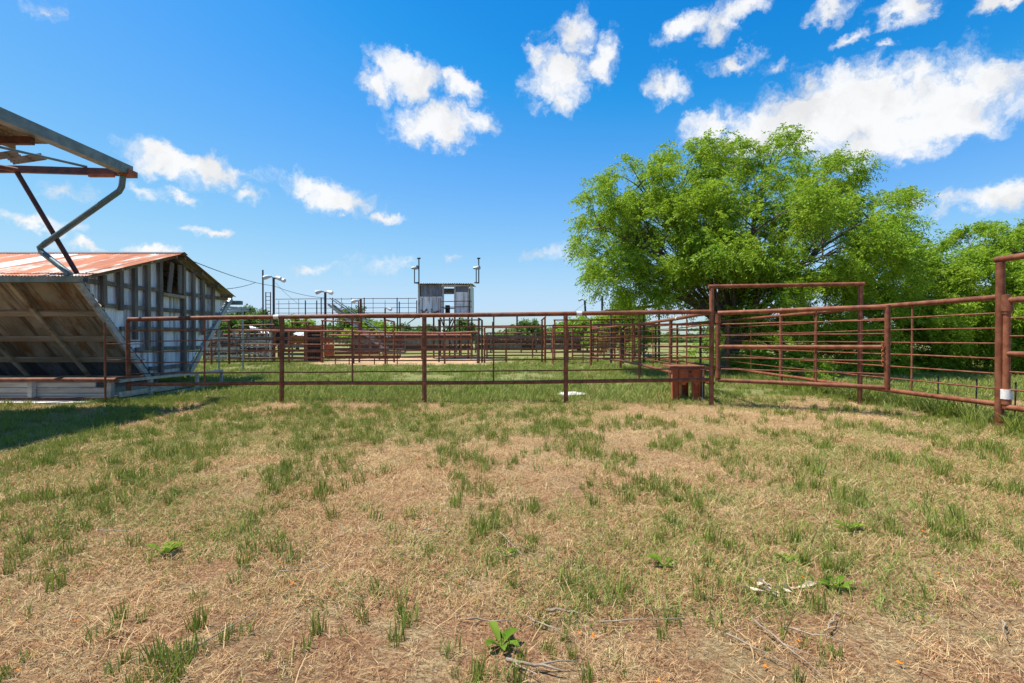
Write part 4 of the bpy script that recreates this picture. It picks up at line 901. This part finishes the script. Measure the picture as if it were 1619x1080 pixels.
def protos(key, specs):
    col = bpy.data.collections.new(key)
    for i, (mt, bl) in enumerate(specs):
        o = bpy.data.objects.new('%s_clump' % key, blade_mesh(key, mt, bl)); col.objects.link(o)
    return col
def scatter(name, label, col, n_proto, pts, scale, seed=1, pick=None):
    g = np.random.default_rng(seed); n = len(pts); me = bpy.data.meshes.new(name); me.vertices.add(n); me.vertices.foreach_set('co', pts.astype(np.float32).reshape(-1))
    a = me.attributes.new('scl', 'FLOAT', 'POINT'); a.data.foreach_set('value', scale.astype(np.float32))
    rot = np.stack([g.normal(0, .06, n), g.normal(0, .06, n), g.uniform(0, 6.28, n)], -1); a = me.attributes.new('rot', 'FLOAT_VECTOR', 'POINT'); a.data.foreach_set('vector', rot.astype(np.float32).reshape(-1))
    a = me.attributes.new('pick', 'INT', 'POINT'); a.data.foreach_set('value', (g.integers(0, n_proto, n) if pick is None else pick).astype(np.int32))
    o = bpy.data.objects.new(name, me); C.objects.link(o); tag(o, label, kind='stuff')
    gn = bpy.data.node_groups.new(name, 'GeometryNodeTree'); gn.interface.new_socket('Geometry', in_out='INPUT', socket_type='NodeSocketGeometry'); gn.interface.new_socket('Geometry', in_out='OUTPUT', socket_type='NodeSocketGeometry')
    N = gn.nodes; gi, go = N.new('NodeGroupInput'), N.new('NodeGroupOutput'); ci = N.new('GeometryNodeCollectionInfo'); ci.inputs['Collection'].default_value = col
    ci.inputs['Separate Children'].default_value = True; ci.inputs['Reset Children'].default_value = True
    ip = N.new('GeometryNodeInstanceOnPoints'); ip.inputs['Pick Instance'].default_value = True
    def attr(nm, ty): q = N.new('GeometryNodeInputNamedAttribute'); q.data_type = ty; q.inputs[0].default_value = nm; return next(s for s in q.outputs if s.enabled)
    er = N.new('FunctionNodeEulerToRotation'); L = gn.links.new
    L(gi.outputs[0], ip.inputs['Points']); L(ci.outputs[0], ip.inputs['Instance']); L(attr('pick', 'INT'), ip.inputs['Instance Index']); L(attr('rot', 'FLOAT_VECTOR'), er.inputs[0]); L(er.outputs[0], ip.inputs['Rotation']); L(attr('scl', 'FLOAT'), ip.inputs['Scale']); L(ip.outputs[0], go.inputs[0])
    md = o.modifiers.new('scatter', 'NODES'); md.node_group = gn; return o
def fnoise(x, y, f, s):
    v = np.zeros_like(x); g = np.random.default_rng(s)
    for k in range(5):
        for _ in range(3):
            a = g.uniform(0, 6.28); ff = f * (1.7 ** k); v += np.sin((x * math.cos(a) + y * math.sin(a)) * ff + g.uniform(0, 6.28)) / (1.45 ** k)
    return v / 4.2
def field(n, y0, y1, wide, seed):
    g = np.random.default_rng(seed); y = np.sqrt(g.uniform(y0 ** 2, y1 ** 2, n)); x = g.uniform(-1, 1, n) * (wide * y + .4); return x, y, g
def place(x, y, dz=0): return np.stack([x, y, gz(x, y) + dz], -1)
def not_blocked(x, y): return ~((x < -7.5) & (y > 9.4) & (y < 13.6) & ((x < -8.5) | (y < 10.3))) & ~((x > .95) & (x < 1.6) & (y > 10.6) & (y < 11.4))

thatch = protos('thatch', [('straw', lying(60, .20, (.03, .11), (.0016, .0034))), ('straw', lying(16, .2, (.10, .26), (.002, .0036))), ('straw', lying(70, .22, (.02, .08), (.0016, .0034))), ('straw_red', lying(85, .20, (.02, .07), (.0016, .0034))), ('straw_red', lying(70, .22, (.03, .11), (.0016, .003))), ('straw_red', lying(90, .2, (.012, .05), (.002, .004)))])
x, y, g = field(7200, 1.5, 10.6, 1.08, 3); k = not_blocked(x, y); x, y = x[k], y[k]
pale = g.random(len(x)) < np.clip(.20 + .10 * (y - 2.5) + .35 * fnoise(x, y, .9, 2), .10, .85)
scatter('dry_grass', 'matted dry straw lying over the near pasture', thatch, 6, place(x, y, .002), g.uniform(.7, 1.25, len(x)) * np.clip(.45 + .13 * y, .66, 1), 4, np.where(pale, g.integers(0, 3, len(x)), g.integers(3, 6, len(x))))
stubble = protos('stubble', [('straw', upright(12, .07, (.02, .06), (.002, .004), .6)), ('straw_red', upright(20, .10, (.015, .045), (.002, .005), .8)), ('straw_red', upright(22, .10, (.015, .05), (.003, .005), .9))])
x, y, g = field(7000, 1.6, 11, 1.06, 13); k = not_blocked(x, y)
scatter('stubble', 'short dry grass stubble standing in the near pasture', stubble, 3, place(x[k], y[k]), g.uniform(.6, 1.2, k.sum()), 14)
tuft = protos('tuft', [('blade_green', upright(26, .038, (.06, .13), (.004, .008), .15)), ('blade_green', upright(15, .03, (.05, .115), (.004, .008), .2)), ('blade_green', upright(34, .06, (.05, .13), (.004, .008), .18)), ('blade_lush', upright(18, .06, (.03, .09), (.004, .007), .45)), ('blade_green', upright(9, .025, (.06, .14), (.004, .008), .2)), ('blade_lush', upright(22, .05, (.04, .11), (.004, .007), .25))])
x, y, g = field(30000, 1.6, 11.5, 1.06, 23); d = fnoise(x, y, 4.6, 5) * .8 + .30 * fnoise(x, y, .6, 6)
bias = .02 + .14 * np.clip((y - 3.4) / 3, 0, 1) + .20 * np.clip((-x / y - .25) * 2, 0, 1) * np.clip((y - 2.2) / 1.5, 0, 1) - .45 * np.clip(1 - np.abs(y - 9.4) / .5, 0, 1) * (x > -5)
k = not_blocked(x, y) & (d + bias + g.normal(0, .24, len(x)) > .33)
scatter('green_grass', 'scattered green grass tufts poking through the dry straw', tuft, 6, place(x[k], y[k]), g.uniform(.6, 1.15, k.sum()) * np.clip(.62 + .10 * y[k], .78, 1.0), 24)
short = protos('short_turf', [('blade_lush', upright(44, .17, (.015, .045), (.003, .006), .7)), ('blade_green', upright(36, .16, (.015, .05), (.003, .006), .6)), ('blade_lush', upright(34, .13, (.02, .055), (.003, .006), .6))])
x, y, g = field(20000, 2.3, 11.0, 1.06, 33); d = fnoise(x, y, 1.1, 8); cl = np.exp(-((x + 2.9) / 1.9) ** 2 - ((y - 4.3) / 1.4) ** 2) * .55 + np.exp(-((x - 2.6) / 1.6) ** 2 - ((y - 6.2) / 1.2) ** 2) * .5 + .38 * np.clip((-x / y - .3) * 3, 0, 1) * (y > 3.3) + .08
k = not_blocked(x, y) & (d + cl + g.normal(0, .25, len(x)) > .27)
scatter('short_turf', 'thin low green turf spreading in patches over the pasture', short, 3, place(x[k], y[k]), g.uniform(.7, 1.3, k.sum()), 34)
pen_t = protos('pen_grass', [('blade_lush', upright(34, .16, (.05, .15), (.008, .015), .35)), ('blade_lush', upright(40, .2, (.04, .12), (.008, .015), .4)), ('blade_green', upright(30, .15, (.05, .16), (.008, .014), .35)), ('straw', upright(14, .15, (.05, .14), (.006, .010), .5))])
g = np.random.default_rng(43); n = 17000; y = 9.6 + 20 * g.random(n) ** 1.25; x = g.uniform(-1, 1, n) * (y * 1.02); d = fnoise(x, y, .7, 12)
bare_m = (y > 22.5) & (x > -9.5) & (x < -1)
k = not_blocked(x, y) & (d + np.clip((y - 10.2) / 2.2, -.5, .55) + g.normal(0, .2, n) > -.02) & ~bare_m & ~((x > 3.9) & (x < 6.6) & (y < 12.5) & (g.random(n) < .75))
scatter('pen_grass', 'green grass filling the pens behind the pipe fence', pen_t, 4, place(x[k], y[k]), g.uniform(.6, 1.3, k.sum()), 44)
weed = protos('weeds', [('blade_green', upright(40, .16, (.10, .34), (.008, .016), .38)), ('blade_green', upright(36, .14, (.08, .28), (.008, .018), .5)), ('blade_lush', upright(30, .14, (.08, .30), (.008, .016), .4))])
g = np.random.default_rng(53); n = 620; y = 5.2 + 10 * g.random(n) ** 1.1; x = 6.9 + g.normal(0, .22, n)
scatter('weeds', 'tall dark green weeds growing along the pipe and wire fence', weed, 3, place(x, y), g.uniform(.5, 1.0, n), 54)
g = np.random.default_rng(57); n = 170; x = -7.6 + g.uniform(-.2, 2.6, n); y = 9.55 + g.normal(0, .12, n) + .03 * (x + 7.6)
scatter('weeds', 'weeds at the foot of the fence end by the barn', weed, 3, place(x, y), g.uniform(.25, .5, n), 58)
petal = protos('petals', [('flower', [((rnd(-.01, .01), rnd(-.01, .01), .012), (math.cos(a) * .014, math.sin(a) * .014, .006), .012, .3, (0, 0, 0)) for a in (0, 1.3, 2.5, 3.8, 5)])])
x, y, g = field(55, 1.7, 3.6, .95, 63); scatter('fallen_petals', 'small orange petals dotted over the near straw', petal, 1, place(x, y, .01), g.uniform(.4, .7, 55), 64)
# broad-leaved weeds one can count
def rosette(i, px, py, s, label):
    D = CAM_H * FPX / (py - HY); b = Vector((XD(px, D), D, float(gz(XD(px, D), D)))); root = thing('weed_plant', b, label, 'plant'); g = np.random.default_rng(i)
    for k in range(9):
        a = k * 2.4 + g.uniform(-.3, .3); L = s * g.uniform(.7, 1.1); up_ = g.uniform(.35, .95); d = Vector((math.cos(a), math.sin(a), 0)); sd_ = Vector((-d.y, d.x, 0))
        rows = [(0, .08, 0), (.35, .9, .45), (.7, 1.0, .7), (1, .05, .62)]; V = []
        for (t, wd, h) in rows:
            c = b + d * (L * t) + Vector((0, 0, h * up_ * L)); V += [c - sd_ * (wd * L * .17), c + Vector((0, 0, -.01 * wd)), c + sd_ * (wd * L * .17)]
        F = [(r * 3 + q, r * 3 + q + 1, r * 3 + q + 4, r * 3 + q + 3) for r in range(3) for q in range(2)]
        mesh_obj('leaf', V, F, M['blade_green'], root, True)
for i, a in enumerate(((792, 1018, .10, 'small broad-leaved weed beside two crossed twigs'), (1324, 937, .09, 'rosette of pointed leaves right of the bleached husks'), (1343, 842, .10, 'bright leafy weed alone on pinkish brown thatch'), (800, 877, .08, 'low leafy weed amid thin straw'), (258, 880, .10, 'leafy weed growing out of a heap of cut straw'), (1245, 888, .07, 'small pale weed near the bleached husks'), (1052, 893, .09, 'leafy weed behind a thick green tuft'))): rosette(i, *a)
# fallen twigs
TW = [((250, 1075), (400, 985), 'long pale forked twig lying in the brown thatch', 1), ((1190, 985), (1300, 1078), 'long grey twig with a parallel side shoot', 1), ((1150, 1010), (1250, 1060), 'bent grey twig touching the long twin twig', 0), ((800, 1052), (890, 1070), 'thick short tan twig with a split end', 1), ((803, 1052), (850, 1080), 'thin twig crossing the thick tan twig', 0), ((835, 978), (900, 1010), 'curved twig among small green tufts', 0),
      ((865, 966), (915, 972), 'short pale twig with bark on its thick end', 0), ((740, 985), (812, 985), 'straight bleached stalk lying level', 0), ((150, 850), (205, 849), 'straight white stalk in the green turf', 0), ((668, 845), (710, 847), 'pale stalk beside scattered straw', 0), ((1312, 1008), (1330, 980), 'short grey stub of a twig', 0), ((790, 850), (826, 882), 'dry forked stalk pointing at a tuft', 1),
      ((1240, 1000), (1340, 1030), 'knobbly brown twig under low tufts', 0), ((1590, 1000), (1596, 1030), 'short pale stick lying beyond the weeds', 0), ((440, 915), (520, 905), 'dark thin stalk over green turf', 0), ((950, 985), (1085, 983), 'long faint stalk half buried in thatch', 0)]
for i, (a, c, lab, fork) in enumerate(TW):
    def gp(q): D = CAM_H * FPX / (q[1] - HY); return Vector((XD(q[0], D), D, float(gz(XD(q[0], D), D)) + .024))
    A, B = gp(a), gp(c); pts = wob(A, B, 6, .006); r = .0065 if i in (3, 6) else .0036
    pts = [p + Vector((0, 0, abs(math.sin(q * 2.1 + i)) * .005)) for q, p in enumerate(pts)]
    o = thing('twig', A, lab, 'twig'); tube('stem', pts, [r * (1.2 - .12 * q) for q in range(7)], 'twig', o, 6)
    if fork: tube('side_shoot', [pts[3], pts[3].lerp(pts[6], .6) + Vector((.03, .03, .01)), pts[6] + Vector((.06, .05, .005))], [r * .7, r * .5, r * .25], 'twig', o, 5)
# bleached husks
hs = thing('husk', P(1240, 937, CAM_H * FPX / (937 - HY)), 'crumpled bleached maize husk lying between dark tufts', 'husk'); hs.location.z = 0
for k in range(9):
    D = CAM_H * FPX / (random.uniform(926, 945) - HY); px = random.uniform(1185, 1285); c = Vector((XD(px, D), D, .02)); a = random.uniform(0, 3.1); d = Vector((math.cos(a), math.sin(a), rnd(-.1, .3))) * rnd(.03, .06); s = Vector((-math.sin(a), math.cos(a), rnd(-.2, .4))) * .012
    mesh_obj('shred', [c - d, c - d * .3 + s, c + d * .4 + s + Vector((0, 0, .015)), c + d, c + d * .3 - s, c - d * .4 - s], [(0, 1, 4, 5), (1, 2, 3, 4)], M['straw_pale'], hs)
